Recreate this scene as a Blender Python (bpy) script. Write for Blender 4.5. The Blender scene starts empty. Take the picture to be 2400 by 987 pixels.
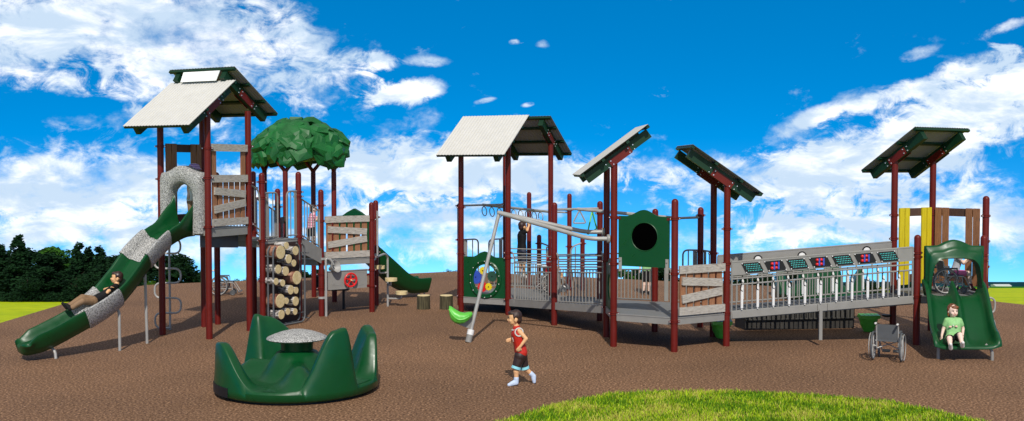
import bpy, bmesh, math, random
from mathutils import Vector as V3, Matrix, Quaternion
random.seed(11)
PI = math.pi
SC = bpy.context.scene
COL = SC.collection

# ------------------------------------------------------------------ materials
def nmat(name, rough=0.5, spec=0.5, metal=0.0, coat=0.0):
    m = bpy.data.materials.new(name); m.use_nodes = True
    nt = m.node_tree; b = nt.nodes['Principled BSDF']
    b.inputs['Roughness'].default_value = rough
    b.inputs['Metallic'].default_value = metal
    b.inputs['Specular IOR Level'].default_value = spec
    b.inputs['Coat Weight'].default_value = coat
    return m, nt, b
def c4(c): return (c[0], c[1], c[2], 1.0)
def ramp(nt, fac, stops, interp='LINEAR'):
    r = nt.nodes.new('ShaderNodeValToRGB'); e = r.color_ramp; e.interpolation = interp
    while len(e.elements) > 1: e.elements.remove(e.elements[-1])
    e.elements[0].position = stops[0][0]; e.elements[0].color = c4(stops[0][1])
    for p, c in stops[1:]:
        x = e.elements.new(p); x.color = c4(c)
    nt.links.new(fac, r.inputs['Fac']); return r.outputs['Color']
def noise(nt, scale, detail=3, rough=.55, stretch=(1, 1, 1), rot=(0, 0, 0)):
    tc = nt.nodes.new('ShaderNodeTexCoord'); mp = nt.nodes.new('ShaderNodeMapping')
    mp.inputs['Scale'].default_value = stretch; mp.inputs['Rotation'].default_value = rot
    n = nt.nodes.new('ShaderNodeTexNoise'); n.inputs['Scale'].default_value = scale
    n.inputs['Detail'].default_value = detail; n.inputs['Roughness'].default_value = rough
    nt.links.new(tc.outputs['Object'], mp.inputs['Vector']); nt.links.new(mp.outputs['Vector'], n.inputs['Vector'])
    return n.outputs['Fac']
def bump(nt, b, fac, strength, dist=.01):
    bp = nt.nodes.new('ShaderNodeBump'); bp.inputs['Strength'].default_value = strength; bp.inputs['Distance'].default_value = dist
    nt.links.new(fac, bp.inputs['Height']); nt.links.new(bp.outputs['Normal'], b.inputs['Normal'])
def pm(name, stops, scale=6, rough=.5, detail=3, stretch=(1, 1, 1), bmp=0, metal=0, spec=.5, coat=0, interp='LINEAR', nrough=.55, rot=(0, 0, 0), bd=.01):
    m, nt, b = nmat(name, rough, spec, metal, coat)
    f = noise(nt, scale, detail, nrough, stretch, rot)
    nt.links.new(ramp(nt, f, stops, interp), b.inputs['Base Color'])
    if bmp: bump(nt, b, f, bmp, bd)
    rn = nt.nodes.new('ShaderNodeMapRange'); nt.links.new(noise(nt, 4.5, 6, .65), rn.inputs['Value']); rn.inputs['From Min'].default_value = .3; rn.inputs['From Max'].default_value = .7
    rn.inputs['To Min'].default_value = max(.05, rough - .08); rn.inputs['To Max'].default_value = min(1, rough + .16); nt.links.new(rn.outputs['Result'], b.inputs['Roughness'])   # handling wear and dust
    return m
def flat(name, c, rough=.5, spec=.5, metal=0, var=.12, scale=5):
    a = tuple(x * (1 - var) for x in c); z = tuple(min(1, x * (1 + var)) for x in c)
    return pm(name, [(.3, a), (.7, z)], scale, rough, spec=spec, metal=metal)
M = {}
M['maroon'] = flat('maroon powder coat', (.120, .009, .005), .38, .28, var=.08)
M['grey'] = flat('grey powder coat', (.245, .235, .215), .42, .4, var=.07)
M['darkgrey'] = flat('dark grey coat', (.10, .105, .11), .45, .4, var=.1)
M['deck'] = pm('deck coating', [(.35, (.15, .15, .145)), (.65, (.19, .19, .185))], 40, .55)
M['green'] = flat('dark green plastic', (.0012, .056, .013), .33, .38, var=.06)
M['greenroof'] = flat('dark green coat', (.003, .028, .011), .45, .3, var=.08)
M['leafplastic'] = pm('leaf green coat', [(.3, (.004, .062, .012)), (.7, (.010, .135, .026))], 2.2, .45, spec=.35)
M['lime'] = flat('lime plastic', (.10, .47, .045), .35, .5, var=.08)
M['white'] = flat('white plastic', (.72, .71, .69), .4, .5, var=.05)
M['silver'] = flat('bolt steel', (.7, .7, .7), .25, .5, metal=.6)
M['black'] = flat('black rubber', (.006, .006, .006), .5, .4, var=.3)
M['void'] = flat('black bubble', (.0008, .0008, .0008), 1.0, 0.0, var=.2)
M['red'] = flat('red plastic', (.62, .012, .012), .35, .5)
M['blue'] = flat('blue plastic', (.03, .075, .42), .4, .5)
M['yellow'] = flat('yellow plastic', (.72, .55, .012), .45, .4)
M['ypaint'] = pm('yellow board', [(.3, (.52, .40, .006)), (.7, (.66, .52, .012))], 8, .5, stretch=(6, 6, .6))
M['gear2'] = flat('dark green gear', (.012, .06, .035), .5)
M['cyan'] = flat('cyan lens', (.10, .72, .68), .3, .5)
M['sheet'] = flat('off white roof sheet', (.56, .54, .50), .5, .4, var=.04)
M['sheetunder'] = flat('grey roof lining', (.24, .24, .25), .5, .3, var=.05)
M['sign'] = flat('white sign board', (.86, .86, .86), .4, .4, var=.02)
M['steel'] = flat('galvanised tube', (.34, .33, .31), .4, .5, metal=.1, var=.1)
M['brown'] = pm('brown recycled plank', [(.25, (.19, .078, .034)), (.5, (.28, .12, .054)), (.8, (.35, .16, .076))], 9, .65, 5, stretch=(5, 5, .8), bmp=.25)
M['dbrown'] = pm('dark brown plank', [(.25, (.055, .025, .016)), (.8, (.10, .048, .03))], 9, .65, 5, stretch=(5, 5, .8), bmp=.2)
M['board'] = pm('weathered grey board', [(.28, (.19, .165, .14)), (.46, (.37, .335, .29)), (.75, (.50, .465, .41))], 9, .75, 6, stretch=(1.2, 1.2, 8), bmp=.5)
M['stone'] = pm('speckled granite plastic', [(.38, (.03, .03, .03)), (.46, (.20, .20, .195)), (.54, (.40, .39, .375)), (.64, (.62, .61, .58))], 80, .6, 1.5, nrough=.7, bmp=.1)
M['bark'] = pm('log bark', [(.3, (.012, .010, .006)), (.5, (.06, .05, .022)), (.72, (.15, .13, .065))], 14, .85, 6, stretch=(2.2, 2.2, .16), bmp=.9, bd=.03)
M['cut'] = pm('cut wood', [(.3, (.56, .43, .20)), (.7, (.72, .58, .32))], 18, .6)
M['birch'] = pm('silver birch bark', [(.38, (.02, .016, .014)), (.5, (.22, .2, .18)), (.62, (.55, .52, .5))], 9, .6, 5, stretch=(1, 1, 3))
M['redbark'] = pm('reddish bark', [(.35, (.06, .02, .012)), (.5, (.26, .11, .07)), (.68, (.45, .27, .18))], 9, .7, 5)
M['backing'] = flat('brown backing sheet', (.035, .016, .012), .55)
M['darkwood'] = pm('dark stained timber', [(.3, (.012, .011, .009)), (.7, (.045, .038, .03))], 6, .7, 5, stretch=(4, 4, .5), bmp=.3)
M['darkslat'] = pm('dark grey slat', [(.3, (.03, .028, .024)), (.7, (.075, .07, .06))], 6, .7, 5, stretch=(6, 6, .5), bmp=.3)
M['tyre'] = flat('grey tyre', (.075, .08, .085), .55)
M['seatcloth'] = flat('grey chair cloth', (.10, .105, .11), .75, .2)
M['skin'] = flat('warm skin', (.72, .40, .20), .5, .3, var=.04)
M['paleskin'] = flat('pale skin', (.78, .56, .45), .5, .3, var=.04)
M['hairdark'] = pm('dark brown hair', [(.35, (.012, .006, .005)), (.65, (.05, .018, .013))], 30, .45, stretch=(1, 1, .3))
M['hairauburn'] = pm('auburn hair', [(.35, (.07, .022, .008)), (.65, (.22, .075, .025))], 30, .4, stretch=(1, 1, .3))
M['jersey'] = pm('red jersey', [(.3, (.42, .012, .006)), (.7, (.58, .025, .01))], 10, .5)
M['trim'] = flat('grey white trim', (.55, .53, .5), .6)
M['shortsbrown'] = flat('dark brown shorts', (.03, .014, .012), .5)
M['aqua'] = flat('aqua hem', (.25, .62, .7), .6)
M['sock'] = flat('pale blue sock', (.52, .62, .78), .6)
M['khaki'] = pm('khaki trousers', [(.3, (.17, .095, .045)), (.7, (.26, .155, .08))], 12, .7)
M['blackcloth'] = flat('black cloth', (.008, .008, .009), .7, .2)
M['teegreen'] = pm('green tee', [(.3, (.20, .42, .15)), (.7, (.28, .54, .22))], 14, .7)
M['pinkprint'] = flat('pink print', (.75, .45, .36), .7)
M['pinkshort'] = flat('pink shorts', (.60, .13, .30), .65)
M['greytop'] = flat('pale grey top', (.42, .43, .47), .7)
M['navy'] = flat('navy shorts', (.018, .022, .045), .7)
M['sneaker'] = flat('white shoe', (.72, .70, .66), .5)
M['plum'] = flat('plum shoe', (.16, .02, .06), .6)
M['eye'] = flat('dark eye', (.01, .008, .006), .2)
M['lip'] = flat('lip', (.55, .18, .13), .5)
M['redshirt'] = flat('red shirt', (.62, .01, .01), .6)
M['hull'] = flat('pale greenhouse roof', (.62, .66, .62), .4)
def m_plaid():
    m, nt, b = nmat('pink plaid cloth', .7, .2)
    tc = nt.nodes.new('ShaderNodeTexCoord')
    outs = []
    for ax in ('X', 'Z'):
        w = nt.nodes.new('ShaderNodeTexWave'); w.bands_direction = ax; w.inputs['Scale'].default_value = 5.5
        nt.links.new(tc.outputs['Object'], w.inputs['Vector']); outs.append(w.outputs['Fac'])
    a = nt.nodes.new('ShaderNodeMath'); a.operation = 'ADD'; nt.links.new(outs[0], a.inputs[0]); nt.links.new(outs[1], a.inputs[1])
    h = nt.nodes.new('ShaderNodeMath'); h.operation = 'MULTIPLY'; h.inputs[1].default_value = .5; nt.links.new(a.outputs[0], h.inputs[0])
    nt.links.new(ramp(nt, h.outputs[0], [(.2, (.45, .07, .18)), (.5, (.75, .25, .38)), (.8, (.85, .6, .66))]), b.inputs['Base Color'])
    return m
M['plaid'] = m_plaid()
def m_stripe():
    m, nt, b = nmat('striped knit', .8, .2)
    tc = nt.nodes.new('ShaderNodeTexCoord')
    w = nt.nodes.new('ShaderNodeTexWave'); w.bands_direction = 'Z'; w.inputs['Scale'].default_value = 9; w.inputs['Distortion'].default_value = .6
    nt.links.new(tc.outputs['Object'], w.inputs['Vector'])
    nt.links.new(ramp(nt, w.outputs['Fac'], [(.2, (.26, .18, .45)), (.5, (.6, .12, .25)), (.8, (.6, .5, .6))]), b.inputs['Base Color'])
    return m
M['knit'] = m_stripe()
def m_mulch():
    m, nt, b = nmat('rubber mulch', .85, .25)
    f = noise(nt, 29, 2.5, .7)
    g = noise(nt, .35, 3)
    col = ramp(nt, f, [(.30, (.020, .009, .005)), (.42, (.105, .053, .027)), (.54, (.205, .110, .058)), (.68, (.50, .30, .175))])
    v = ramp(nt, g, [(.3, (.80, .80, .80)), (.7, (1.12, 1.11, 1.10))])
    mx = nt.nodes.new('ShaderNodeMix'); mx.data_type = 'RGBA'; mx.blend_type = 'MULTIPLY'; mx.inputs['Factor'].default_value = 1
    nt.links.new(col, mx.inputs['A']); nt.links.new(v, mx.inputs['B']); nt.links.new(mx.outputs['Result'], b.inputs['Base Color'])
    bump(nt, b, f, .4, .015)
    return m
M['mulch'] = m_mulch()
def m_grass():
    m, nt, b = nmat('meadow grass', .9, .1)
    f = noise(nt, .9, 6, .7); g = noise(nt, .05, 3)
    col = ramp(nt, f, [(.3, (.27, .34, .001)), (.5, (.40, .48, .001)), (.7, (.56, .59, .003))])
    v = ramp(nt, g, [(.35, (.8, .9, .8)), (.65, (1.05, 1.03, 1.0))])
    mx = nt.nodes.new('ShaderNodeMix'); mx.data_type = 'RGBA'; mx.blend_type = 'MULTIPLY'; mx.inputs['Factor'].default_value = 1
    nt.links.new(col, mx.inputs['A']); nt.links.new(v, mx.inputs['B']); nt.links.new(mx.outputs['Result'], b.inputs['Base Color'])
    return m
M['meadow'] = m_grass()
M['soil'] = pm('lawn soil', [(.35, (.07, .075, .012)), (.6, (.15, .13, .03))], 14, .95)
for i, cols in enumerate([((.05, .13, .003), (.13, .28, .006)), ((.24, .40, .006), (.42, .56, .015)), ((.34, .33, .05), (.52, .48, .10))]):
    M['blade%d' % i] = pm('grass blade tone', [(.3, cols[0]), (.7, cols[1])], 5, .6, spec=.2)
M['treedark'] = pm('dark foliage', [(.35, (.003, .014, .006)), (.65, (.010, .036, .011))], .8, .9, spec=.1)
M['treemid'] = pm('mid foliage', [(.35, (.010, .045, .007)), (.65, (.04, .12, .012))], .6, .9, spec=.1)
M['treelight'] = pm('light foliage', [(.35, (.03, .08, .008)), (.65, (.07, .15, .012))], .6, .9, spec=.1)
M['trunk'] = flat('tree trunk', (.05, .035, .025), .9, .1)
M['farwood'] = pm('far woodland', [(.35, (.006, .035, .05)), (.65, (.010, .055, .07))], .02, .95, spec=0)
M['farfield'] = pm('far crop', [(.35, (.02, .13, .02)), (.65, (.03, .17, .02))], .03, .95, spec=0)

# ------------------------------------------------------------------ mesh builder
def vec(p): return V3((p[0], p[1], p[2] if len(p) > 2 else 0.0))
def frame(d, up=(0, 0, 1)):
    d = V3(d).normalized(); up = V3(up)
    if abs(d.dot(up)) > .995: up = V3((0, 1, 0)) if abs(d.y) < .9 else V3((1, 0, 0))
    s = up.cross(d).normalized(); u = d.cross(s).normalized()
    return d, s, u
def catmull(pts, n=6):
    P = [V3(p) for p in pts]; P = [P[0] * 2 - P[1]] + P + [P[-1] * 2 - P[-2]]; out = []
    for i in range(1, len(P) - 2):
        a, b, c, d = P[i - 1:i + 3]
        for k in range(n):
            t = k / n
            out.append(.5 * ((2 * b) + (c - a) * t + (2 * a - 5 * b + 4 * c - d) * t * t + (3 * b - a - 3 * c + d) * t ** 3))
    out.append(P[-2]); return out
def bend(pts, r=.08, n=5):
    P = [V3(p) for p in pts]; out = [P[0]]
    for i in range(1, len(P) - 1):
        a = (P[i - 1] - P[i]); b = (P[i + 1] - P[i]); q = min(r, a.length * .49, b.length * .49)
        A = P[i] + a.normalized() * q; B = P[i] + b.normalized() * q
        for k in range(n + 1):
            t = k / n; out.append(A * (1 - t) ** 2 + P[i] * 2 * t * (1 - t) + B * t * t)
    out.append(P[-1]); return out
class MB:
    def __init__(s): s.v = []; s.f = []; s.m = []; s.cur = 0
    def add(s, vs, fs):
        o = len(s.v); s.v += [tuple(v) for v in vs]
        for f in fs: s.f.append([i + o for i in f]); s.m.append(s.cur)
        return s
    def beam(s, p0, p1, w, h, up=(0, 0, 1)):
        p0, p1 = vec(p0), vec(p1); d, sd, u = frame(p1 - p0, up); a, b = sd * w / 2, u * h / 2
        vs = [p + x * a + y * b for p in (p0, p1) for x, y in ((-1, -1), (1, -1), (1, 1), (-1, 1))]
        return s.add(vs, [[3, 2, 1, 0], [4, 5, 6, 7], [0, 1, 5, 4], [1, 2, 6, 5], [2, 3, 7, 6], [3, 0, 4, 7]])
    def box(s, c, sz, R=None):
        c = vec(c); x, y, z = sz; R = R or Matrix.Identity(3)
        vs = [c + R @ V3((i * x / 2, j * y / 2, k * z / 2)) for k in (-1, 1) for i, j in ((-1, -1), (1, -1), (1, 1), (-1, 1))]
        return s.add(vs, [[3, 2, 1, 0], [4, 5, 6, 7], [0, 1, 5, 4], [1, 2, 6, 5], [2, 3, 7, 6], [3, 0, 4, 7]])
    def prism(s, poly, ext):
        P = [vec(p) for p in poly]; e = vec(ext); n = len(P)
        nn = V3((0, 0, 0))
        for i in range(n): nn += P[i].cross(P[(i + 1) % n])
        if nn.dot(e) < 0: P.reverse()
        s.add(P + [p + e for p in P], [list(range(n))[::-1], list(range(n, 2 * n))] + [[i, (i + 1) % n, n + (i + 1) % n, n + i] for i in range(n)])
        return s
    def loft(s, rings, caps=True, closed=False):
        n = len(rings[0]); vs = [p for r in rings for p in r]; fs = []
        k = len(rings)
        for i in range(k if closed else k - 1):
            for j in range(n):
                a, b = i * n + j, i * n + (j + 1) % n; c, d = ((i + 1) % k) * n + (j + 1) % n, ((i + 1) % k) * n + j
                fs.append([a, b, c, d])
        if caps and not closed: fs.append(list(range(n))[::-1]); fs.append([(k - 1) * n + j for j in range(n)])
        return s.add(vs, fs)
    def tube(s, pts, r, seg=8, closed=False):
        P = [vec(p) for p in pts]; n = len(P); rs = r if isinstance(r, (list, tuple)) else [r] * n
        T = []
        for i in range(n):
            a = P[(i - 1) % n] if (closed or i) else P[0]; b = P[(i + 1) % n] if (closed or i < n - 1) else P[-1]
            T.append((b - a).normalized())
        _, sd, u = frame(T[0]); rings = []
        for i in range(n):
            if i:
                q = T[i - 1].rotation_difference(T[i]); sd = q @ sd; u = q @ u
            rings.append([P[i] + (sd * math.cos(2 * PI * j / seg) + u * math.sin(2 * PI * j / seg)) * rs[i] for j in range(seg)])
        return s.loft(rings, True, closed)
    def ring(s, c, nrm, R, r, seg=20, rs=6):
        c = vec(c); d, sd, u = frame(nrm)
        return s.tube([c + (sd * math.cos(2 * PI * i / seg) + u * math.sin(2 * PI * i / seg)) * R for i in range(seg)], r, rs, True)
    def lathe(s, prof, base, axis=(0, 0, 1), seg=20):
        base = vec(base); d, sd, u = frame(axis)
        rings = [[base + d * z + (sd * math.cos(2 * PI * j / seg) + u * math.sin(2 * PI * j / seg)) * max(r, 1e-4) for j in range(seg)] for r, z in prof]
        return s.loft(rings)
    def ell(s, c, rad, R=None, nu=14, nv=9):
        c = vec(c); R = R or Matrix.Identity(3); rings = []
        for i in range(nv + 1):
            t = PI * (.02 + .96 * i / nv) - PI / 2
            rings.append([c + R @ V3((rad[0] * math.cos(t) * math.cos(2 * PI * j / nu), rad[1] * math.cos(t) * math.sin(2 * PI * j / nu), rad[2] * math.sin(t))) for j in range(nu)])
        return s.loft(rings)
    def cap(s, p0, p1, r0, r1, seg=10):
        p0, p1 = vec(p0), vec(p1); d, sd, u = frame(p1 - p0 if (p1 - p0).length > 1e-5 else (0, 0, 1)); rings = []
        for k in range(5):
            a = -PI / 2 + (PI / 2) * (k + .12) / 4.12; rings.append((p0 + d * r0 * math.sin(a), r0 * math.cos(a)))
        for k in range(5):
            a = (PI / 2) * k / 4.12; rings.append((p1 + d * r1 * math.sin(a), r1 * math.cos(a)))
        return s.loft([[c + (sd * math.cos(2 * PI * j / seg) + u * math.sin(2 * PI * j / seg)) * rr for j in range(seg)] for c, rr in rings])
    def disc(s, c, nrm, R, th=.01, seg=24):
        return s.lathe([(R, 0), (R, th)], c, nrm, seg)
    def build(s, name, mats, parent=None, ang=38, local=False, flatsh=False):
        me = bpy.data.meshes.new(name)
        o = V3((0, 0, 0))
        if parent is not None and not local:
            p = parent
            while p is not None: o += p.location; p = p.parent
        me.from_pydata([V3(v) - o for v in s.v], [], s.f)
        if not isinstance(mats, (list, tuple)): mats = [mats]
        for m in mats: me.materials.append(M[m] if isinstance(m, str) else m)
        me.polygons.foreach_set('material_index', s.m)
        bm = bmesh.new(); bm.from_mesh(me); bmesh.ops.recalc_face_normals(bm, faces=bm.faces); bm.to_mesh(me); bm.free()
        if not flatsh:
            me.polygons.foreach_set('use_smooth', [True] * len(me.polygons)); me.set_sharp_from_angle(angle=math.radians(ang))
        me.update()
        ob = bpy.data.objects.new(name, me); COL.objects.link(ob)
        if parent is not None: ob.parent = parent
        return ob
    def fuse(s, name, mats, parent, voxel=.008, it=4, local=False):
        me = bpy.data.meshes.new('tmp'); me.from_pydata(s.v, [], s.f)
        bm = bmesh.new(); bm.from_mesh(me); bmesh.ops.recalc_face_normals(bm, faces=bm.faces); bm.to_mesh(me); bm.free()
        t = bpy.data.objects.new('tmp', me); COL.objects.link(t)
        r = t.modifiers.new('r', 'REMESH'); r.mode = 'VOXEL'; r.voxel_size = voxel
        if it:
            q = t.modifiers.new('s', 'SMOOTH'); q.factor = .5; q.iterations = it
        dg = bpy.context.evaluated_depsgraph_get(); ev = t.evaluated_get(dg)
        em = ev.to_mesh(); vs = [v.co.copy() for v in em.vertices]; fs = [list(p.vertices) for p in em.polygons]; ev.to_mesh_clear()
        bpy.data.objects.remove(t); bpy.data.meshes.remove(me)
        b = MB(); b.add(vs, fs)
        return b.build(name, mats, parent, ang=180, local=local)
def tag(o, label=None, cat=None, group=None, kind=None):
    if label: o['label'] = label
    if cat: o['category'] = cat
    if group: o['group'] = group
    if kind: o['kind'] = kind
    return o
def thing(name, label, cat, loc, group=None, rz=0):
    o = bpy.data.objects.new(name, None); COL.objects.link(o); o.location = vec(loc); o.rotation_euler = (0, 0, rz)
    o.empty_display_size = .2
    return tag(o, label, cat, group)
def copy_tree(o, parent=None):
    c = o.copy(); COL.objects.link(c); c.parent = parent
    for ch in list(o.children): copy_tree(ch, c)
    return c
# ------------------------------------------------------------------ camera, light, sky
cam = bpy.data.cameras.new('camera'); cam.sensor_width = 36; cam.lens = 38.478; cam.clip_end = 9000; cam.clip_start = .1
co = bpy.data.objects.new('camera', cam); COL.objects.link(co); co.location = (0, 0, 3.312); co.rotation_euler = (math.radians(90 - 2.152), 0, 0)
SC.camera = co
SC.view_settings.view_transform = 'Standard'; SC.view_settings.look = 'None'; SC.view_settings.gamma = 1; SC.view_settings.exposure = 0
SUN_EL = math.radians(43); SHX = -.05                                   # shadows run straight away from the camera
sl = bpy.data.lights.new('sun', 'SUN'); sl.energy = 3.9; sl.angle = math.radians(.5); sl.color = (1, .95, .87)
so = bpy.data.objects.new('sun', sl); COL.objects.link(so)
ld = V3((SHX, 1, 0)).normalized() * math.cos(SUN_EL) + V3((0, 0, -math.sin(SUN_EL)))
so.rotation_euler = ld.to_track_quat('-Z', 'Y').to_euler(); so.location = (0, -10, 20)
w = bpy.data.worlds.new('World'); SC.world = w; w.use_nodes = True
nt = w.node_tree; bg = nt.nodes['Background']
def mt(op, a, b=None, c=None):
    n = nt.nodes.new('ShaderNodeMath'); n.operation = op
    for i, x in enumerate((a, b, c)):
        if x is None: continue
        if isinstance(x, (int, float)): n.inputs[i].default_value = x
        else: nt.links.new(x, n.inputs[i])
    return n.outputs[0]
def smooth(x, a, b):
    n = nt.nodes.new('ShaderNodeMapRange'); n.interpolation_type = 'SMOOTHSTEP'
    nt.links.new(x, n.inputs['Value']); n.inputs['From Min'].default_value = a; n.inputs['From Max'].default_value = b
    return n.outputs['Result']
tc = nt.nodes.new('ShaderNodeTexCoord'); sp = nt.nodes.new('ShaderNodeSeparateXYZ'); nt.links.new(tc.outputs['Generated'], sp.inputs[0])
X, Y, Z = sp.outputs
az = mt('ARCTAN2', X, Y); el = Z
# the place lies high on a hillside, so the sky reaches below eye level: the dome is shifted down to the valley horizon
zz = mt('MULTIPLY', mt('MAXIMUM', mt('ADD', Z, .155), .012), 3.0)
cx = nt.nodes.new('ShaderNodeCombineXYZ'); nt.links.new(X, cx.inputs[0]); nt.links.new(Y, cx.inputs[1]); nt.links.new(zz, cx.inputs[2])
nz = nt.nodes.new('ShaderNodeVectorMath'); nz.operation = 'NORMALIZE'; nt.links.new(cx.outputs[0], nz.inputs[0])
sky = nt.nodes.new('ShaderNodeTexSky'); sky.sky_type = 'NISHITA'; sky.sun_disc = False
sky.sun_elevation = SUN_EL; sky.sun_rotation = math.radians(180); sky.air_density = 1.0; sky.dust_density = .4; sky.ozone_density = 2.0
nt.links.new(nz.outputs[0], sky.inputs['Vector'])
hs = nt.nodes.new('ShaderNodeHueSaturation'); hs.inputs['Hue'].default_value = .494; hs.inputs['Saturation'].default_value = 1.5; hs.inputs['Value'].default_value = 2.2
nt.links.new(sky.outputs[0], hs.inputs['Color'])
def fbm(sx, sy, scale, det, off=0, rough=.6, dist=0.0):
    c = nt.nodes.new('ShaderNodeCombineXYZ'); nt.links.new(mt('MULTIPLY', az, sx), c.inputs[0]); nt.links.new(mt('MULTIPLY', el, sy), c.inputs[1]); c.inputs[2].default_value = off
    n = nt.nodes.new('ShaderNodeTexNoise'); n.inputs['Scale'].default_value = scale; n.inputs['Detail'].default_value = det; n.inputs['Roughness'].default_value = rough; n.inputs['Distortion'].default_value = dist
    nt.links.new(c.outputs[0], n.inputs['Vector']); return n.outputs['Fac']
K = 1 / 2565.0
n3 = mt('MULTIPLY', mt('SUBTRACT', fbm(1, 1.5, 34, 7, 33.0, .68, .6), .5), 1.7)
def blob(c, rx, ry, ang, wt):
    ca, sa = math.cos(math.radians(ang)), math.sin(math.radians(ang))
    dx = mt('SUBTRACT', az, c[0]); dy = mt('SUBTRACT', el, c[1])
    u = mt('DIVIDE', mt('ADD', mt('MULTIPLY', dx, ca), mt('MULTIPLY', dy, sa)), rx * K)
    v = mt('DIVIDE', mt('SUBTRACT', mt('MULTIPLY', dy, ca), mt('MULTIPLY', dx, sa)), ry * K)
    r = mt('ADD', mt('SQRT', mt('ADD', mt('MULTIPLY', u, u), mt('MULTIPLY', v, v))), n3)
    return mt('MULTIPLY', smooth(r, 1.0, .25), wt)
bl = [  # cloud banks: direction, half width, half height, tilt, weight
    ((-0.3079, 0.1163), 560, 200, -8, .33), ((-0.4166, 0.0873), 260, 70, -14, .13), ((-0.3367, 0.0393), 420, 46, -6, .12), ((-0.3716, -0.0119), 560, 140, 0, .27), ((-0.3552, -0.0595), 700, 110, 0, .22),
    ((-0.1163, -0.0011), 380, 100, 0, .33), ((-0.0779, -0.0555), 420, 110, 0, .27), ((-0.0078, -0.0011), 380, 90, 0, .35), ((0.1086, 0.0008), 210, 45, 0, .16),
    ((0.3576, 0.0244), 640, 135, 24, .36), ((0.2297, -0.0068), 340, 80, 8, .30), ((0.3889, -0.0443), 420, 110, 0, .24), ((0.2848, -0.0534), 300, 50, 0, .16), ((0.4235, 0.0626), 300, 100, 24, .20),
    ((0.3637, 0.0749), 330, 30, 20, .24), ((0.2944, 0.0583), 170, 36, 24, .22), ((0.2586, 0.0402), 160, 30, 26, .16), ((0.4290, 0.1196), 90, 20, 20, .22), ((0.3498, 0.0968), 70, 20, 15, .22),
    ((-0.1217, 0.0955), 66, 36, 0, .42), ((-0.0910, 0.0714), 130, 42, 8, .46), ((-0.0755, 0.0970), 80, 22, 0, .32), ((0.0279, 0.1128), 55, 30, 0, .52), ((0.0019, 0.1152), 30, 15, 0, .5), ((0.0155, 0.0590), 30, 10, 10, .36), ((-0.0233, 0.0628), 40, 9, 10, .3),
    ((0.1159, 0.1023), 620, 220, 0, -.36), ((0.0779, -0.0632), 330, 60, 0, -.12), ((-0.3875, 0.0528), 260, 32, 0, -.13), ((-0.0966, 0.1364), 260, 100, 0, -.16), ((-0.1851, -0.0317), 300, 30, 0, -.05)]
tot = None
for b_ in bl:
    o_ = blob(*b_); tot = o_ if tot is None else mt('ADD', tot, o_)
n1 = fbm(1, 1.6, 13, 10, 3.7, .60, .25); n2 = fbm(1, 1.4, 40, 8, 9.1, .62, .25)
dens = mt('ADD', mt('ADD', mt('MULTIPLY', n1, 1.0), mt('MULTIPLY', n2, .46)), tot)
rest = smooth(Y, .2, .6)
cov = smooth(dens, .74, 1.12)
shade = smooth(fbm(1, 2.4, 14, 7, 21.0, .6, .4), .42, .64)
ccol = nt.nodes.new('ShaderNodeMix'); ccol.data_type = 'RGBA'; nt.links.new(shade, ccol.inputs['Factor'])
ccol.inputs['A'].default_value = (5.8, 7.2, 8.8, 1); ccol.inputs['B'].default_value = (11.2, 11.3, 11.4, 1)
mix = nt.nodes.new('ShaderNodeMix'); mix.data_type = 'RGBA'
high = mt('MULTIPLY', smooth(Z, .19, .42), .88)
hm = nt.nodes.new('ShaderNodeMix'); hm.data_type = 'RGBA'; nt.links.new(high, hm.inputs['Factor']); nt.links.new(hs.outputs[0], hm.inputs['A']); hm.inputs['B'].default_value = (4.0, 3.9, 3.7, 1)   # pale veil added to the unseen overhead sky as neutral fill light
front = smooth(Y, -.25, .35)
nt.links.new(mt('MULTIPLY', mt('MULTIPLY', mt('MULTIPLY', cov, .96), mt('SUBTRACT', 1.0, high)), mt('ADD', mt('MULTIPLY', front, .75), .25)), mix.inputs['Factor']); nt.links.new(hm.outputs['Result'], mix.inputs['A']); nt.links.new(ccol.outputs['Result'], mix.inputs['B'])
nt.links.new(mix.outputs['Result'], bg.inputs['Color']); bg.inputs['Strength'].default_value = .11
w.cycles.sampling_method = 'MANUAL'; w.cycles.sample_map_resolution = 512

# ------------------------------------------------------------------ ground
POLY = [(-10.461, 31.282), (-10.734, 30.491), (-10.991, 29.022), (-11.051, 27.153), (-11.051, 25.204), (-11.051, 23.515), (-13.2, 20.5), (-14, 16), (-9.5, 13.9), (-6.607, 14.298), (-4, 12.4), (-1.2, 13.2), (-0.112, 14.298), (0.539, 15.236), (1.384, 16.023), (2.291, 16.209), (3.187, 16.240), (4.387, 15.962),
        (5.413, 15.489), (5.836, 14.857), (6.124, 14.298), (6.9, 13.2), (8.6, 12.0), (12, 13), (14, 18), (13.6, 23), (12.550, 26.723), (12.056, 27.508), (9.392, 28.923), (7.716, 30.825), (3.354, 32.993), (-1.804, 35.489), (-8.447, 32.237), (-9.348, 31.872)]
b = MB(); b.add([(x, y, 0) for x, y in POLY], [list(range(len(POLY)))[::-1]])
me = b.build('mulch_surface', 'mulch'); tag(me, 'brown speckled rubber mulch playground surface', None, None, 'structure')
def inside(x, y):
    c = False; n = len(POLY)
    for i in range(n):
        x1, y1 = POLY[i]; x2, y2 = POLY[(i + 1) % n]
        if (y1 > y) != (y2 > y) and x < (x2 - x1) * (y - y1) / (y2 - y1) + x1: c = not c
    return c
def edist(x, y):
    d = 1e9; n = len(POLY)
    for i in range(n):
        x1, y1 = POLY[i]; x2, y2 = POLY[(i + 1) % n]; dx, dy = x2 - x1, y2 - y1
        t = max(0, min(1, ((x - x1) * dx + (y - y1) * dy) / (dx * dx + dy * dy)))
        d = min(d, math.hypot(x - x1 - t * dx, y - y1 - t * dy))
    return -d if inside(x, y) else d
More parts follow.
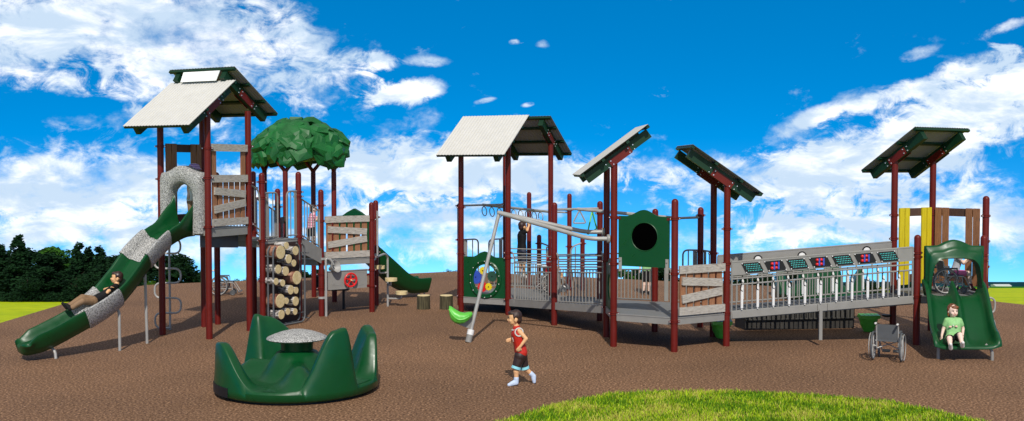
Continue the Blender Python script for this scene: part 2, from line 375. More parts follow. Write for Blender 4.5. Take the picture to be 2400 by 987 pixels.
def ter(x, y):
    d = edist(x, y); zt = min(-.03, -.1056 * y + 1.68)
    if d <= 0: return -.03 - min(.25, -d * .3)
    t = min(1, d / 6); t = t * (2 - t)
    return -.03 * (1 - t) + zt * t
xs = sorted(set([i * .6 for i in range(-30, 31)] + [s * q for q in (21, 26, 33, 43, 60, 85, 120, 180, 280, 450, 800, 1500, 3000) for s in (-1, 1)]))
ys = [-60, -40, -20, -5, 4] + [9 + i * .6 for i in range(60)] + [46, 49, 53, 58, 65, 75, 90, 110, 140, 190, 260, 400, 650, 1000, 1600, 2600, 4500]
vs = [(x, y, ter(x, y)) for y in ys for x in xs]; n = len(xs)
b = MB(); b.add(vs, [[j * n + i, j * n + i + 1, (j + 1) * n + i + 1, (j + 1) * n + i] for j in range(len(ys) - 1) for i in range(n - 1)])
tag(b.build('grass_hillside', 'meadow', ang=180), 'bright yellow green meadow falling away behind the playground', None, None, 'structure')
# lawn in the foreground: soil sheet and thousands of blades
FR = [(-.25, 14.05)] + [POLY[i] for i in range(12, 21)] + [(6.35, 14.05)]
b = MB()
LP = [POLY[i] for i in range(12, 21)] + [(6.2, 13.4), (3, 12.8), (-.3, 13.4)]
b.add([(x, y, -.012) for x, y in LP], [list(range(len(LP)))[::-1]])
tag(b.build('lawn_soil', 'soil'), 'green lawn ground in the foreground', None, None, 'structure')
b = MB(); rnd = random.Random(5)
cnt = 0
clump = [(rnd.uniform(-.3, 6.4), rnd.uniform(13.3, 16.4), rnd.uniform(.5, 1.25), rnd.random()) for _ in range(420)]
while cnt < 48000:
    x = rnd.uniform(-.4, 6.5); y = rnd.uniform(13.6, 16.4)
    if inside(x, y): continue
    c = min(clump[rnd.randrange(0, 420)::60], key=lambda q: (q[0] - x) ** 2 + (q[1] - y) ** 2)
    hf = c[2]; cnt += 1
    h = rnd.uniform(.022, .065) * hf; wd = rnd.uniform(.003, .008); a = rnd.uniform(0, 2 * PI); l = rnd.uniform(.1, .9) * h; la = rnd.uniform(0, 2 * PI)
    ox, oy = math.cos(a) * wd, math.sin(a) * wd; lx, ly = math.cos(la) * l, math.sin(la) * l
    q = rnd.random() + (c[3] - .5) * .5 + .45 * math.sin(x * 2.9 + 1.3 * math.sin(y * 4.1)) * math.sin(y * 3.3 + 1.7 * math.sin(x * 1.7)); b.cur = 0 if q < .42 else (1 if q < .84 else 2)
    b.add([(x - ox, y - oy, -.012), (x + ox, y + oy, -.012), (x + ox * .7 + lx * .4, y + oy * .7 + ly * .4, h * .6), (x - ox * .7 + lx * .4, y - oy * .7 + ly * .4, h * .6), (x + lx, y + ly, h)], [[0, 1, 2, 3], [3, 2, 4]])
me = bpy.data.meshes.new('grass_blades'); me.from_pydata(b.v, [], b.f)
for i in range(3): me.materials.append(M['blade%d' % i])
me.polygons.foreach_set('material_index', b.m)
o = bpy.data.objects.new('grass_blades', me); COL.objects.link(o)
tag(o, 'tufts of mixed green and straw grass blades in the foreground lawn', None, None, 'stuff')

# ------------------------------------------------------------------ far trees
def leafcloud(b, blobs, n, s, rnd):
    tw = sum(q[1][0] * q[1][1] * q[1][2] for q in blobs)
    for c, r in blobs:
        k = int(n * r[0] * r[1] * r[2] / tw) + 20
        for _ in range(k):
            d = V3((rnd.gauss(0, 1), rnd.gauss(0, 1), rnd.gauss(0, 1))).normalized() * rnd.uniform(.55, 1.05)
            p = V3((c[0] + d.x * r[0], c[1] + d.y * r[1], c[2] + d.z * r[2]))
            nn = V3((rnd.gauss(0, 1), rnd.gauss(0, 1) - .5, rnd.gauss(0, 1) + .6)); _, sd, u = frame(nn); q = s * rnd.uniform(.6, 1.3)
            b.add([p - sd * q, p + u * q * .7, p + sd * q, p - u * q * .7], [[0, 1, 2, 3]])
def tree_mesh(kind, seed, mat, h=10.0):
    rnd = random.Random(seed); t = thing('forest_tree', None, 'tree', (0, 0, 0))
    tb = MB(); tb.tube([(0, 0, -.5), (.1, 0, h * .35), (0, .1, h * .8)], [.28, .2, .06], 7)
    for k in range(5):
        a = rnd.uniform(0, 6.28); z = h * rnd.uniform(.2, .55); tb.tube([(0, 0, z), (math.cos(a) * h * .13, math.sin(a) * h * .13, z + h * .1)], [.1, .03], 5)
    tb.build('trunk', 'trunk', t, local=True)
    b = MB(); bl = []
    if kind == 'conifer':
        for i in range(11):
            z = h * (.08 + .088 * i); r = h * .25 * (1 - i / 11.5) + .25
            for k in range(6):
                a = rnd.uniform(0, 6.28); q = r * rnd.uniform(.35, .75); bl.append(((math.cos(a) * q, math.sin(a) * q, z + rnd.uniform(-.3, .3)), (r * .5, r * .5, h * .06)))
    elif kind == 'round':
        for i in range(26):
            a = rnd.uniform(0, 6.28); z = rnd.uniform(.12, .9); q = h * .38 * math.sqrt(max(.05, 1 - ((z - .45) / .52) ** 2)) * rnd.uniform(.3, .95)
            r = h * rnd.uniform(.09, .16); bl.append(((math.cos(a) * q, math.sin(a) * q, z * h), (r, r, r * .8)))
    else:
        for i in range(18):
            a = rnd.uniform(0, 6.28); q = h * .75 * rnd.uniform(0, 1); r = h * rnd.uniform(.16, .3); bl.append(((math.cos(a) * q, math.sin(a) * q * .6, h * rnd.uniform(.1, .72)), (r, r, r * .85)))
    leafcloud(b, bl, 7000, h * .022, rnd)
    b.build('crown', mat, t, local=True, flatsh=True)
    return t
def px_place(px, Yd): return (px - 1200) / 2565.0 * Yd
protos = {}
TREES = [  # column, distance, base row, top row, kind, shade, width factor, label
    (-60, 112, 707, 585, 'round', 'treedark', 1.0, 'dark broad tree at the far left rim of the wood'),
    (38, 106, 707, 548, 'conifer', 'treedark', 1.35, 'tallest dark conifer at the left of the wood behind the meadow'),
    (0, 116, 706, 572, 'conifer', 'treedark', 1.2, 'dark conifer half hidden left of the tallest conifer in the wood'),
    (88, 113, 706, 575, 'round', 'treedark', 1.1, 'dark round tree right of the tallest conifer in the wood'),
    (128, 118, 706, 566, 'round', 'treemid', 1.25, 'mid green sunlit tree rising behind the left wood'),
    (172, 119, 706, 564, 'round', 'treemid', 1.2, 'mid green sunlit broadleaf in the middle of the left wood'),
    (110, 105, 707, 615, 'round', 'treedark', 1.5, 'low dark bushy tree at the front edge of the left wood'),
    (60, 103, 708, 640, 'bush', 'treedark', 1.1, 'very dark low bush on the meadow edge of the wood'),
    (182, 110, 706, 568, 'conifer', 'treedark', 1.25, 'dark pointed conifer right of the sunlit broadleaf'),
    (206, 112, 706, 576, 'conifer', 'treedark', 1.2, 'slim dark conifer in the middle of three behind the slide'),
    (232, 110, 705, 577, 'conifer', 'treedark', 1.35, 'dark conifer nearest the gap behind the slide exit'),
    (175, 104, 707, 640, 'bush', 'treedark', 1.3, 'wide dark bush under the conifers beside the meadow'),
    (262, 108, 704, 590, 'round', 'treedark', 1.25, 'dark rounded tree behind the slide chute'),
    (296, 112, 703, 583, 'round', 'treemid', 1.0, 'mid green tree just left of the speckled slide band'),
    (330, 106, 703, 640, 'bush', 'treedark', 1.2, 'low dark bush beneath the slide'),
    (372, 110, 702, 592, 'round', 'treedark', 1.15, 'dark tree behind the tower corner post and loop climber'),
    (414, 108, 700, 588, 'round', 'treedark', 1.2, 'large dark tree showing between loop climber and tower posts'),
    (360, 98, 705, 655, 'bush', 'treelight', .8, 'small bright green bush left of the loop climber post'),
    (20, 118, 706, 585, 'round', 'treedark', 1.5, 'dark broad tree filling the gap left of the tallest conifer'),
    (150, 122, 706, 578, 'round', 'treemid', 1.5, 'mid green broad tree at the back of the sunlit pair'),
    (250, 116, 705, 596, 'round', 'treedark', 1.5, 'dark broad tree behind the three conifers'),
    (310, 120, 703, 600, 'round', 'treedark', 1.5, 'dark broad tree at the back above the slide chute'),
    (447, 112, 700, 632, 'round', 'treedark', 1.0, 'small dark tree at the right end of the left wood'),
    (590, 120, 694, 636, 'bush', 'treemid', 1.1, 'green bush beside the log climber seen through the tower legs'),
    (560, 130, 690, 652, 'bush', 'treemid', .8, 'low green bush at the mulch edge left of the log climber'),
    (690, 125, 692, 622, 'round', 'treedark', 1.4, 'dark green tree seen under the lower platform'),
    (738, 125, 692, 625, 'round', 'treedark', 1.4, 'bluish dark tree under the platform by the grey tube'),
    (1048, 190, 685, 633, 'bush', 'treedark', .7, 'tiny dark bush on the mulch skyline left of the gear board'),
    (1072, 190, 685, 631, 'bush', 'treedark', .7, 'tiny dark bush on the skyline touching the gear board post'),
    (1225, 150, 690, 632, 'round', 'treemid', 1.3, 'green tree behind the bars of the middle deck'),
    (1462, 140, 690, 624, 'round', 'treemid', 1.5, 'green tree below the porthole board, left one'),
    (1512, 140, 690, 622, 'round', 'treedark', 1.4, 'dark tree below the porthole board behind the standing person'),
    (1556, 140, 690, 618, 'round', 'treedark', 1.4, 'dark tree right of the rear hexagon post'),
    (1620, 140, 692, 628, 'round', 'treedark', 1.4, 'dark tree behind the plank barrier of the hexagon deck'),
    (1735, 120, 694, 630, 'round', 'treedark', 1.5, 'dark tree behind the lower end of the long ramp'),
    (1790, 116, 694, 634, 'round', 'treedark', 1.5, 'dark tree behind the long ramp beside the green spinner'),
    (1850, 118, 692, 622, 'round', 'treedark', 1.5, 'dark tree rising above the far green spinner'),
    (1925, 125, 690, 628, 'round', 'treedark', 1.5, 'dark tree between the far spinner and the yellow boards'),
    (2012, 180, 684, 648, 'bush', 'treedark', 1.2, 'dark hedge clump left of the yellow boards'),
    (2050, 180, 684, 650, 'bush', 'treedark', 1.2, 'dark hedge clump behind the yellow boards'),
    (2118, 180, 684, 652, 'bush', 'treedark', 1.2, 'dark hedge clump between the yellow boards and double slide')]
for i, (px, Yd, yb, yt, kind, shade, wf, lab) in enumerate(TREES):
    key = (kind, shade, i % 2)
    if key not in protos: protos[key] = tree_mesh(kind, 40 + len(protos), shade); t = protos[key]
    else: t = copy_tree(protos[key])
    zb = -.1056 * Yd + 1.68
    zt = 3.312 - (yt - 397.1) * Yd / 2565.0
    h = max(1.5, zt - zb); s = h / 10.3 if kind != 'bush' else h / 9.2
    if px < 470 and kind != 'conifer': wf *= 1.25
    t.location = (px_place(px, Yd), Yd, zb - .1); t.scale = (s * wf, s * wf, s); t.rotation_euler = (0, 0, i * 1.7)
    t.name = 'bush' if kind == 'bush' else ('conifer' if kind == 'conifer' else 'forest_tree')
    tag(t, lab, 'bush' if kind == 'bush' else 'tree', 'trees beyond the playground')
# far valley: woodland strip, crop strip, greenhouse
def strip(name, mat, Yd, x0, x1, r0, r1, lab, depth=60, bumpy=3):
    b = MB(); rnd = random.Random(int(Yd)); n = 160; zb = -.1056 * Yd + 1.68
    zz1 = 3.312 - (r0 - 397.1) * Yd / 2565.0
    rings = []
    zr = lambda Yq, r: 3.312 - (r - 397.1) * Yq / 2565.0
    for k in range(n + 1):
        x = (px_place(x0, Yd) * (1 - k / n) + px_place(x1, Yd) * k / n); j = rnd.uniform(-.5, .5) * bumpy * .5
        rings.append([V3((x, Yd, zr(Yd, r1 + 3))), V3((x, Yd + depth, zr(Yd + depth, r1 + 3))), V3((x, Yd + depth * .7, zr(Yd + depth * .7, r0 + j))), V3((x, Yd + depth * .25, zr(Yd + depth * .25, r0 + j + .6)))])
    b.loft(rings); return tag(b.build(name, mat, flatsh=False, ang=50), lab, None, None, 'stuff')
strip('distant_woodland', 'farwood', 900, 1900, 3200, 662, 674, 'blue green distant woodland on the right horizon', 200)
strip('crop_strip', 'farfield', 520, 2150, 3200, 672.5, 679, 'darker green crop strip across the right meadow', 90, .4)
t = thing('greenhouse', 'long pale low greenhouse in front of the distant woodland at right', 'building', (px_place(2350, 760), 760, -.1056 * 760 + 1.68))
b = MB(); zg = t.location.z; xg = t.location.x
b.box((xg, 760, zg + .6), (11, 8, 1.2)); b.build('wall', 'hull', t)
b = MB(); b.prism([(xg - 5.7, 755.6, zg + 1.19), (xg - 5.7, 764.4, zg + 1.19), (xg - 5.7, 760, zg + 2.0)], (11.4, 0, 0)); b.build('roof', 'hull', t)
# ------------------------------------------------------------------ play structure helpers
class Edge:
    def __init__(s, P, Q):
        s.P = V3((P[0], P[1], 0)); q = V3((Q[0], Q[1], 0)); s.L = (q - s.P).length; s.d = (q - s.P) / s.L; s.n = V3((s.d.y, -s.d.x, 0))
    def at(s, t, z, off=0): return s.P + s.d * t + s.n * off + V3((0, 0, z))
R = .0635
def post(par, p, top, collars=(), dome=True, base=0.0):
    b = MB(); x, y = p[0], p[1]
    prof = [(R, base), (R, top - .06)] if dome else [(R, base), (R, top)]
    if dome:
        for k in range(1, 6):
            a = PI / 2 * k / 5.05; prof.append((R * math.cos(a), top - .06 + R * math.sin(a)))
    b.lathe(prof, (x, y, 0), (0, 0, 1), 18)
    o = b.build('post', 'maroon', par)
    for z in collars:
        c = MB(); c.cur = 0
        c.lathe([(R + .001, -.028), (R + .011, -.024), (R + .011, -.008), (R + .004, -.004), (R + .004, .004), (R + .011, .008), (R + .011, .024), (R + .001, .028)], (x, y, z), (0, 0, 1), 16)
        for a in (.35, PI + .35):
            c.cur = 0; c.box((x + math.cos(a) * (R + .028), y + math.sin(a) * (R + .028), z), (.034, .03, .034), Matrix.Rotation(a, 3, 'Z'))
            c.cur = 1; c.lathe([(.011, 0), (.009, .012)], (x + math.cos(a) * (R + .03), y + math.sin(a) * (R + .03) - .014, z), (0, -1, 0), 8)
        c.build('collar', ['maroon', 'silver'], o)
    return o
def deck(par, pts, top, th=.14, name='deck'):
    b = MB(); b.prism([(x, y, top - th) for x, y in pts], (0, 0, th)); 
    return b.build(name, 'deck', par)
def rim(par, e, top, h=.13, t0=.07, t1=None, z1=None):
    t1 = e.L - .07 if t1 is None else t1; z1 = top if z1 is None else z1
    b = MB(); b.beam(e.at(t0, top - h / 2, .012), e.at(t1, z1 - h / 2, .012), .02, h); b.beam(e.at(t0, top - .006, .006), e.at(t1, z1 - .006, .006), .05, .016)
    return b.build('deck_rim', 'grey', par)
def planks(par, e, z0, z1, name='plank_barrier', header=None, npick=6, off=.0, mat='brown'):
    b = MB(); a, c = .10, e.L - .10; w = (c - a) / npick
    for i in range(npick):
        t = a + w * (i + .5); b.beam(e.at(t, z0 + .02, off), e.at(t, z1 - .02, off), w * .70, .03, e.n)
    if header:
        for t in (a + w * .42, c - w * .42): b.beam(e.at(t, z1, off), e.at(t, header, off), w * .72, .03, e.n)
    o = b.build(name, mat, par)
    h = z1 - z0
    for (ta, za, tb, zb) in [(a - .02, z1 - .07, c + .02, z1 - .07), (a + .05, z0 + h * .69, c - .05, z0 + h * .61), (a + .05, z0 + h * .32, c - .05, z0 + h * .44), (a - .02, z0 + .07, c + .02, z0 + .07)] + ([(a - .02, header - .03, c + .02, header - .03)] if header else []):
        q = MB(); q.beam(e.at(ta, za, off + .036), e.at(tb, zb, off + .036), .036, .145); q.build('board', 'board', o)
    return o
def tall_pickets(par, e, z0, z1, mat, header_mat, name='window_barrier', off=0.0):
    b = MB(); b.beam(e.at(.12, z1 - .09, off - .02), e.at(e.L - .12, z1 - .09, off - .02), .02, .16); o = b.build(name, header_mat, par)
    b = MB(); b.beam(e.at(.12, z0 + .12, off - .02), e.at(e.L - .12, z0 + .12, off - .02), .02, .16); b.build('lower_rail', header_mat, o)
    for t in (.17, .33, e.L - .33, e.L - .17):
        q = MB(); q.beam(e.at(t, z0, off - .046), e.at(t, z1, off - .046), .135, .03, e.n); q.build('picket', mat, o)
    return o
def railing(par, p0, p1, rails, bars, name='railing', r=.016, legs=(0, 1), mat='grey', curve=0):
    p0, p1 = V3(p0), V3(p1); b = MB(); d = (p1 - p0); up = V3((0, 0, 1)); hd = V3((d.x, d.y, 0)).normalized()
    for z in rails: b.tube([p0 + up * z, p1 + up * z], r, 6)
    lo, hi, n = bars
    for i in range(n):
        q = p0 + d * ((i + .5) / n); b.tube([q + up * lo, q + up * hi], r * .72, 6)
    for k in legs:
        q = p0 if k == 0 else p1; s = hd * (-.06 if k == 0 else .06)
        b.tube(bend([q + up * (min(rails) - .09), q + up * (max(rails) - .02), q + up * (max(rails) + .06) + s], .06, 4), r * 1.15, 7)
    return b.build(name, mat, par)
def loop_rail(par, a, c, z0, z1, inner=2, name='loop_rail'):
    a, c = V3((a[0], a[1], 0)), V3((c[0], c[1], 0)); up = V3((0, 0, 1)); b = MB()
    b.tube(bend([a + up * z0, a + up * z1, c + up * z1, c + up * (z1 - .02)], .12, 6), .019, 8)
    for k in range(inner):
        q = a.lerp(c, (k + 1) / (inner + .6)); b.tube([q + up * z0, q + up * (z1 - .01)], .013, 6)
    q = a.lerp(c, .86); b.beam(q + up * z0, q + up * (z1 - .02), .09, .012, (c - a).normalized().cross(up))
    b.tube([a + up * (z0 + .03), c + up * (z0 + .03)], .016, 6)
    return b.build(name, 'grey', par)
def roof(par, Pa, Pb, down, zs, up_run, down_run, slope, oa=.22, ob=.26):
    """one sloping corrugated sheet on two beams carried by posts Pa and Pb; down = horizontal direction of the fall"""
    Pa, Pb = V3((Pa[0], Pa[1], 0)), V3((Pb[0], Pb[1], 0)); a = (Pb - Pa).normalized(); L = (Pb - Pa).length
    g = V3((down[0], down[1], 0)); g = (g - a * g.dot(a)).normalized()
    def at(t, s, dz=0): return Pa + a * t + g * s + V3((0, 0, zs - slope * s)) + nn * dz
    nn = V3((g.x * slope, g.y * slope, 1)).normalized()
    b = MB(); N = 22; W = L + oa + ob; rings = []
    top = []; bot = []
    for i in range(N * 6 + 1):
        top.append((-oa + W * i / (N * 6), .0038 * math.cos(2 * PI * i / 6)))
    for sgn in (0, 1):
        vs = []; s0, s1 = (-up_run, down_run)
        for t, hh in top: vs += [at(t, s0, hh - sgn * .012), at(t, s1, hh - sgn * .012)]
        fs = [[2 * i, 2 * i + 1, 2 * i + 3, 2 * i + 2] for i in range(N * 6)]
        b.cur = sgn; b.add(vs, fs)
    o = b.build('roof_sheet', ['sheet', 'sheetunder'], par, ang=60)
    fr = MB()
    for s in (-up_run + .03, -up_run * .33, down_run * .38, down_run - .03):
        fr.beam(at(-oa + .0, s, -.040), at(L + ob, s, -.040), .06, .045, nn)
    fr.build('purlin', 'greenroof', o)
    for k, t in enumerate((0.0, L)):
        q = MB(); q.beam(at(t, -up_run + .05, -.150), at(t, down_run - .05, -.150), .12, .175, nn); q.build('beam', 'greenroof', o)
        k2 = MB(); sd = -1 if k == 0 else 1
        for sd in (-1, 1):
            k2.cur = 0; k2.beam(at(t + sd * .067, -.19, -.185), at(t + sd * .067, .19, -.185), .012, .14, nn)
            k2.cur = 1
            for s in (-.235, -.15, .15, .235):
                for dz in (-.145, -.225):
                    c = at(t + sd * .073, s * (1 if dz < -.2 else 1.06), dz); k2.lathe([(.012, 0), (.010, .012)], c, a * sd, 7)
        k2.build('bracket', ['maroon', 'silver'], o)
    return o
T1 = (-7.005, 21.837); T2 = (-5.914, 21.285); T3 = (-6.48, 22.94); T5 = (-5.39, 22.39)
T4 = (-6.296, 23.32); T6 = (-5.21, 22.79); P1 = (-4.655, 23.85); P0 = (-5.77, 24.40)
H1 = (-4.30, 24.615); H2 = (-3.256, 25.356); H3 = (-3.315, 26.605); H4 = (-4.44, 27.28); H5 = (-5.47, 26.42); H6 = (-5.39, 25.16)
B1 = (-5.145, 28.34); B2 = (-6.2, 27.42)
# ------------------------------------------------------------------ left gabled tower
t = thing('gabled_play_tower', 'tall left play tower under a two slope corrugated roof with a blank white sign', 'play tower', (-6.2, 22.1, 0))
post(t, T1, 4.42, (3.77, 3.12, 2.1), False); post(t, T2, 4.42, (3.72, 3.15, 2.19), False); post(t, T3, 4.5, (3.75, 3.1, 2.1), False); post(t, T5, 4.5, (3.78, 3.04, 2.19), False)
roof(t, T1, T2, (-.455, -.89), 4.69, .54, .76, .713); roof(t, T3, T5, (.455, .89), 4.89, .69, .64, .655)
deck(t, [T1, T2, T5, T3], 2.14, .12)
e = Edge(T2, T5); rim(t, e, 2.16, .17); planks(t, e, 2.2, 3.2, header=3.77)
e2 = Edge(T1, T2); rim(t, e2, 2.14, .12); e3 = Edge(T5, T3); rim(t, e3, 2.14, .3); e4 = Edge(T3, T1); rim(t, e4, 2.14, .2); tall_pickets(t, e4, 2.2, 3.83, 'brown', 'dbrown')
b = MB(); ee = Edge(T4, T6)
b.prism([e.at(.1, 1.78, -.3), e.at(e.L, 1.7, -.3), e.at(e.L, 2.05, -.3), e.at(.1, 2.05, -.3)], e.n * .02); b.build('under_deck_panel', 'darkgrey', t)
b = MB(); rr = Edge(T1, T2); sl_ = (.62, .34)
nn = V3((-.455, -.89, 0)); sb = [rr.at(.13, 5.07, -.45), rr.at(1.06, 5.07, -.45), rr.at(1.12, 5.27, -.50), rr.at(.17, 5.27, -.50)]
b.prism(sb, nn * .015); b.build('blank_sign', 'sign', t)
# ------------------------------------------------------------------ lower platforms, steps, rails
t = thing('lower_play_platform', 'lower left play platform with domed posts, stair rails and a boarded plank barrier', 'play platform', (-4.4, 25, 0))
for p, z, c in ((T4, 3.25, (1.83,)), (T6, 3.24, (3.05, 2.72, 1.83, .98, .12)), (P0, 3.27, (2.9, 1.9)), (P1, 3.26, (2.82, 2.72, 1.83)), (H1, 2.86, (2.5, 2.15, 1.22, .95, .63)), (H6, 2.87, (2.45,)), (H2, 2.55, (2.15, 1.28, .98, .6)), (H3, 2.56, (2.15, 1.3))):
    post(t, p, z, c)
deck(t, [T4, T6, P1, P0], 1.81, .13, 'upper_deck'); deck(t, [H1, H2, H3, H4, H5, H6], 1.27, .13, 'lower_deck')
rim(t, Edge(T6, P1), 1.82, .08); e = Edge(H1, H2); rim(t, e, 1.27, .13); rim(t, Edge(H2, H3), 1.27, .13); rim(t, Edge(H6, H1), 1.27)
planks(t, e, 1.3, 2.25)
e = Edge(P1, H1)
b = MB(); b.prism([e.at(.02, 1.85, .03), e.at(e.L - .02, 1.52, .03), e.at(e.L - .02, 1.18, .03), e.at(.02, 1.5, .03)], e.n * .015); b.build('stair_skirt', 'grey', t)
b = MB()
for k in range(3):
    q0 = Edge(P1, P0).at(.1, 1.66 - .16 * k, -.0) + V3((.09 + .12 * k, .2 + .26 * k, 0)); q1 = q0 + V3((-.9, .45, 0)); b.beam(q0, q1, .28, .05)
b.build('stair_treads', 'deck', t)
def stair_rail(pa, pb, za, zb, ha, n=7):
    a = V3((pa[0], pa[1], 0)); c = V3((pb[0], pb[1], 0)); up = V3((0, 0, 1)); d = (c - a); a = a + d * .08; c = c - d * .08; b = MB()
    b.tube([a + up * (za + ha), c + up * (zb + ha)], .018, 7); b.tube([a + up * (za + .05), c + up * (zb + .05)], .016, 7)
    for i in range(n):
        q = a.lerp(c, (i + .5) / n); z = za + (zb - za) * (i + .5) / n; b.tube([q + up * (z + .05), q + up * (z + ha)], .012, 6)
    b.tube([c + up * (zb - .2), c + up * (zb + ha + .03)], .018, 7); return b.build('stair_rail', 'grey', t)
stair_rail(P1, H1, 1.84, 1.54, .84); stair_rail(P0, H6, 1.84, 1.5, .84)
e = Edge(T5, T6); b = MB(); b.tube(bend([e.at(.05, 2.0), e.at(.05, 3.0), e.at(.3, 2.9), e.at(.36, 2.75), e.at(.36, 1.85)], .08), .018, 8); b.tube([e.at(.05, 2.25), e.at(.36, 2.05)], .015, 6); b.tube([e.at(.2, 2.2), e.at(.2, 2.95)], .012, 6); b.build('transfer_rail', 'grey', t)
e = Edge(T6, P1); loop_rail(t, e.at(.5, 0), e.at(.1, 0), 1.86, 2.82); loop_rail(t, e.at(.80, 0), e.at(1.14, 0), 1.86, 2.84)
e = Edge(P0, T4); railing(t, e.at(.1, 1.8), e.at(e.L - .1, 1.8), (.1, .9), (.1, .9, 10))
e = Edge(H5, H6); tall_pickets(t, e, 1.3, 2.2, 'dbrown', 'dbrown', 'dark_barrier'); 
# ------------------------------------------------------------------ artificial canopy tree
t = thing('canopy_tree', 'artificial play tree with a faceted green leaf crown on four maroon pole trunks', 'play tree', (-5.3, 27.3, 0))
for p, z0 in ((B1, 0), (B2, 0), (H4, 0), (H5, 0)):
    b = MB(); cxy = V3((-5.3, 27.4, 0)); pv = V3((p[0], p[1], 0)); b.lathe([(R, 0), (R, 3.22), (.05, 3.3)], pv, (0, 0, 1), 14)
    sd = V3((1, .2, 0)).normalized() if p in (B1, H5) else V3((.35, 1, 0)).normalized()
    for s in (-1, 1): b.tube([pv + V3((0, 0, 3.22)), pv + sd * (.03 * s) + V3((0, 0, 3.3)), pv + sd * (.15 * s) + V3((0, 0, 3.45)), pv + sd * (.24 * s) + V3((0, 0, 3.62)), pv + sd * (.28 * s) + V3((0, 0, 3.85))], [.05, .048, .045, .05, .06], 9)
    o = b.build('trunk', 'maroon', t)
b = MB(); rnd = random.Random(21)
def clump(c, r, nrm):
    n, sd, u = frame(nrm); k = rnd.choice((5, 6, 7)); rot = rnd.uniform(0, 6.28); pts = []
    for ring, (rr, hh) in enumerate(((1.0, -.25), (.98, .05), (.60, .26))):
        pts.append([c + (sd * math.cos(rot + 2 * PI * j / k) + u * math.sin(rot + 2 * PI * j / k)) * r * rr * rnd.uniform(.8, 1.15) + n * r * (hh + rnd.uniform(-.1, .1)) for j in range(k)])
    b.loft(pts)
cc = V3((-5.28, 27.35, 3.62)); 
for i in range(120):
    a = rnd.uniform(0, 2 * PI); s = rnd.uniform(-.0, 1) ** 1.25 - .04 * (i % 3); rad = math.sqrt(max(0, 1 - s ** 2.2 if s > 0 else 1))
    p = cc + V3((math.cos(a) * rad * 1.12, math.sin(a) * rad * 1.05, max(s, -.05) * .88)); nn = V3((math.cos(a) * rad, math.sin(a) * rad, max(s, 0) * 1.2 + .05)); nn = nn + V3((rnd.uniform(-.38, .38), rnd.uniform(-.38, .38), rnd.uniform(-.38, .38)))
    clump(p, rnd.uniform(.23, .34), nn)
b.ell(cc + V3((0, 0, .30)), (1.02, .98, .42), None, 20, 10)
o = b.build('crown', 'leafplastic', t, flatsh=True)
# ------------------------------------------------------------------ left slide
def slide_ring(c, d, w, hgt, th, flare=0.0):
    """U shaped chute section: c = bed centre, d = travel direction"""
    d = V3(d).normalized(); sd = V3((d.y, -d.x, 0)).normalized(); u = sd.cross(d)
    if u.z < 0: u = -u
    P = []
    inner = [(-1, hgt), (-.93, hgt * .62), (-.80, hgt * .28), (-.55, .06), (-.2, 0), (.2, 0), (.55, .06), (.80, hgt * .28), (.93, hgt * .62), (1, hgt)]
    for x, y in inner: P.append((x * w / 2, y))
    o = th
    P += [(w / 2 + o * .5, hgt + o * .45), (w / 2 + o * 1.3, hgt + o * .2), (w / 2 + o * 1.35, hgt - o * .9), (w / 2 + o * .5, hgt * .45), (w / 2 - .02, 0), (w * .32, -.12), (0, -.13), (-w * .32, -.12), (-w / 2 + .02, 0), (-w / 2 - o * .5, hgt * .45), (-w / 2 - o * 1.35, hgt - o * .9), (-w / 2 - o * 1.3, hgt + o * .2), (-w / 2 - o * .5, hgt + o * .45)]
    return [V3(c) + sd * x + u * y for x, y in P]
SP = [(-6.42, 21.62, 2.12), (-6.56, 21.36, 2.09), (-6.76, 21.0, 1.93), (-6.97, 20.62, 1.62), (-7.15, 20.3, 1.25), (-7.36, 19.94, .90), (-7.64, 19.58, .64), (-7.98, 19.28, .42), (-8.26, 19.04, .27), (-8.44, 18.90, .23)]
path = catmull(SP, 6)
def chute(i0, i1, extra=0.0):
    rings = []
    for i in range(i0, i1 + 1):
        a = path[max(0, i - 1)]; c = path[min(len(path) - 1, i + 1)]; k = i / (len(path) - 1)
        hg = .22; 
        if k < .16: hg = .22 + .46 * (1 - k / .16) ** 1.3
        if k > .88: hg = .22 - .12 * ((k - .88) / .12) ** 2
        rings.append(slide_ring(path[i], c - a, .58 + .03 * k + extra, hg + extra * .4, .045 + extra * .5))
    return rings
def band(i0, i1):
    rings = []
    for rg, i in zip(chute(i0, i1), range(i0, i1 + 1)):
        a = path[max(0, i - 1)]; c = path[min(len(path) - 1, i + 1)]; d = (c - a).normalized(); sd = V3((d.y, -d.x, 0)).normalized(); u = sd.cross(d); u = u if u.z > 0 else -u
        cen = path[i] + u * .11; out = []
        for k, p in enumerate(rg):
            q = p - path[i]; x = q.dot(sd); y = q.dot(u)
            if k < 10: out.append(path[i] + sd * (x * .955) + u * (y + .014))
            else: out.append(path[i] + sd * (x * 1.03 + (.012 if x > 0 else -.012)) + u * (y + (.022 if y > .12 else -.018)))
        rings.append(out)
    return rings
t = thing('wave_slide', 'dark green wavy slide with speckled granite bands at the left tower', 'slide', (-7.3, 20.2, 0))
n = len(path) - 1
rg_ = chute(0, n); dd_ = (path[-1] - path[-2]).normalized(); cc_ = path[-1] + V3((0, 0, .02))
for q_, f_ in ((.05, .97), (.09, .86), (.115, .65), (.125, .35)): rg_.append([cc_ + (p - path[-1] - V3((0, 0, .02))) * f_ + dd_ * q_ for p in chute(n, n)[0]])
b = MB(); b.loft(rg_); o = b.build('chute', 'green', t, ang=60)
for (i0, i1) in ((12, 19), (29, 37)):
    b = MB(); b.loft(band(i0, i1)); b.build('granite_band', 'stone', t, ang=60)
b = MB(); e = Edge(T1, T2)
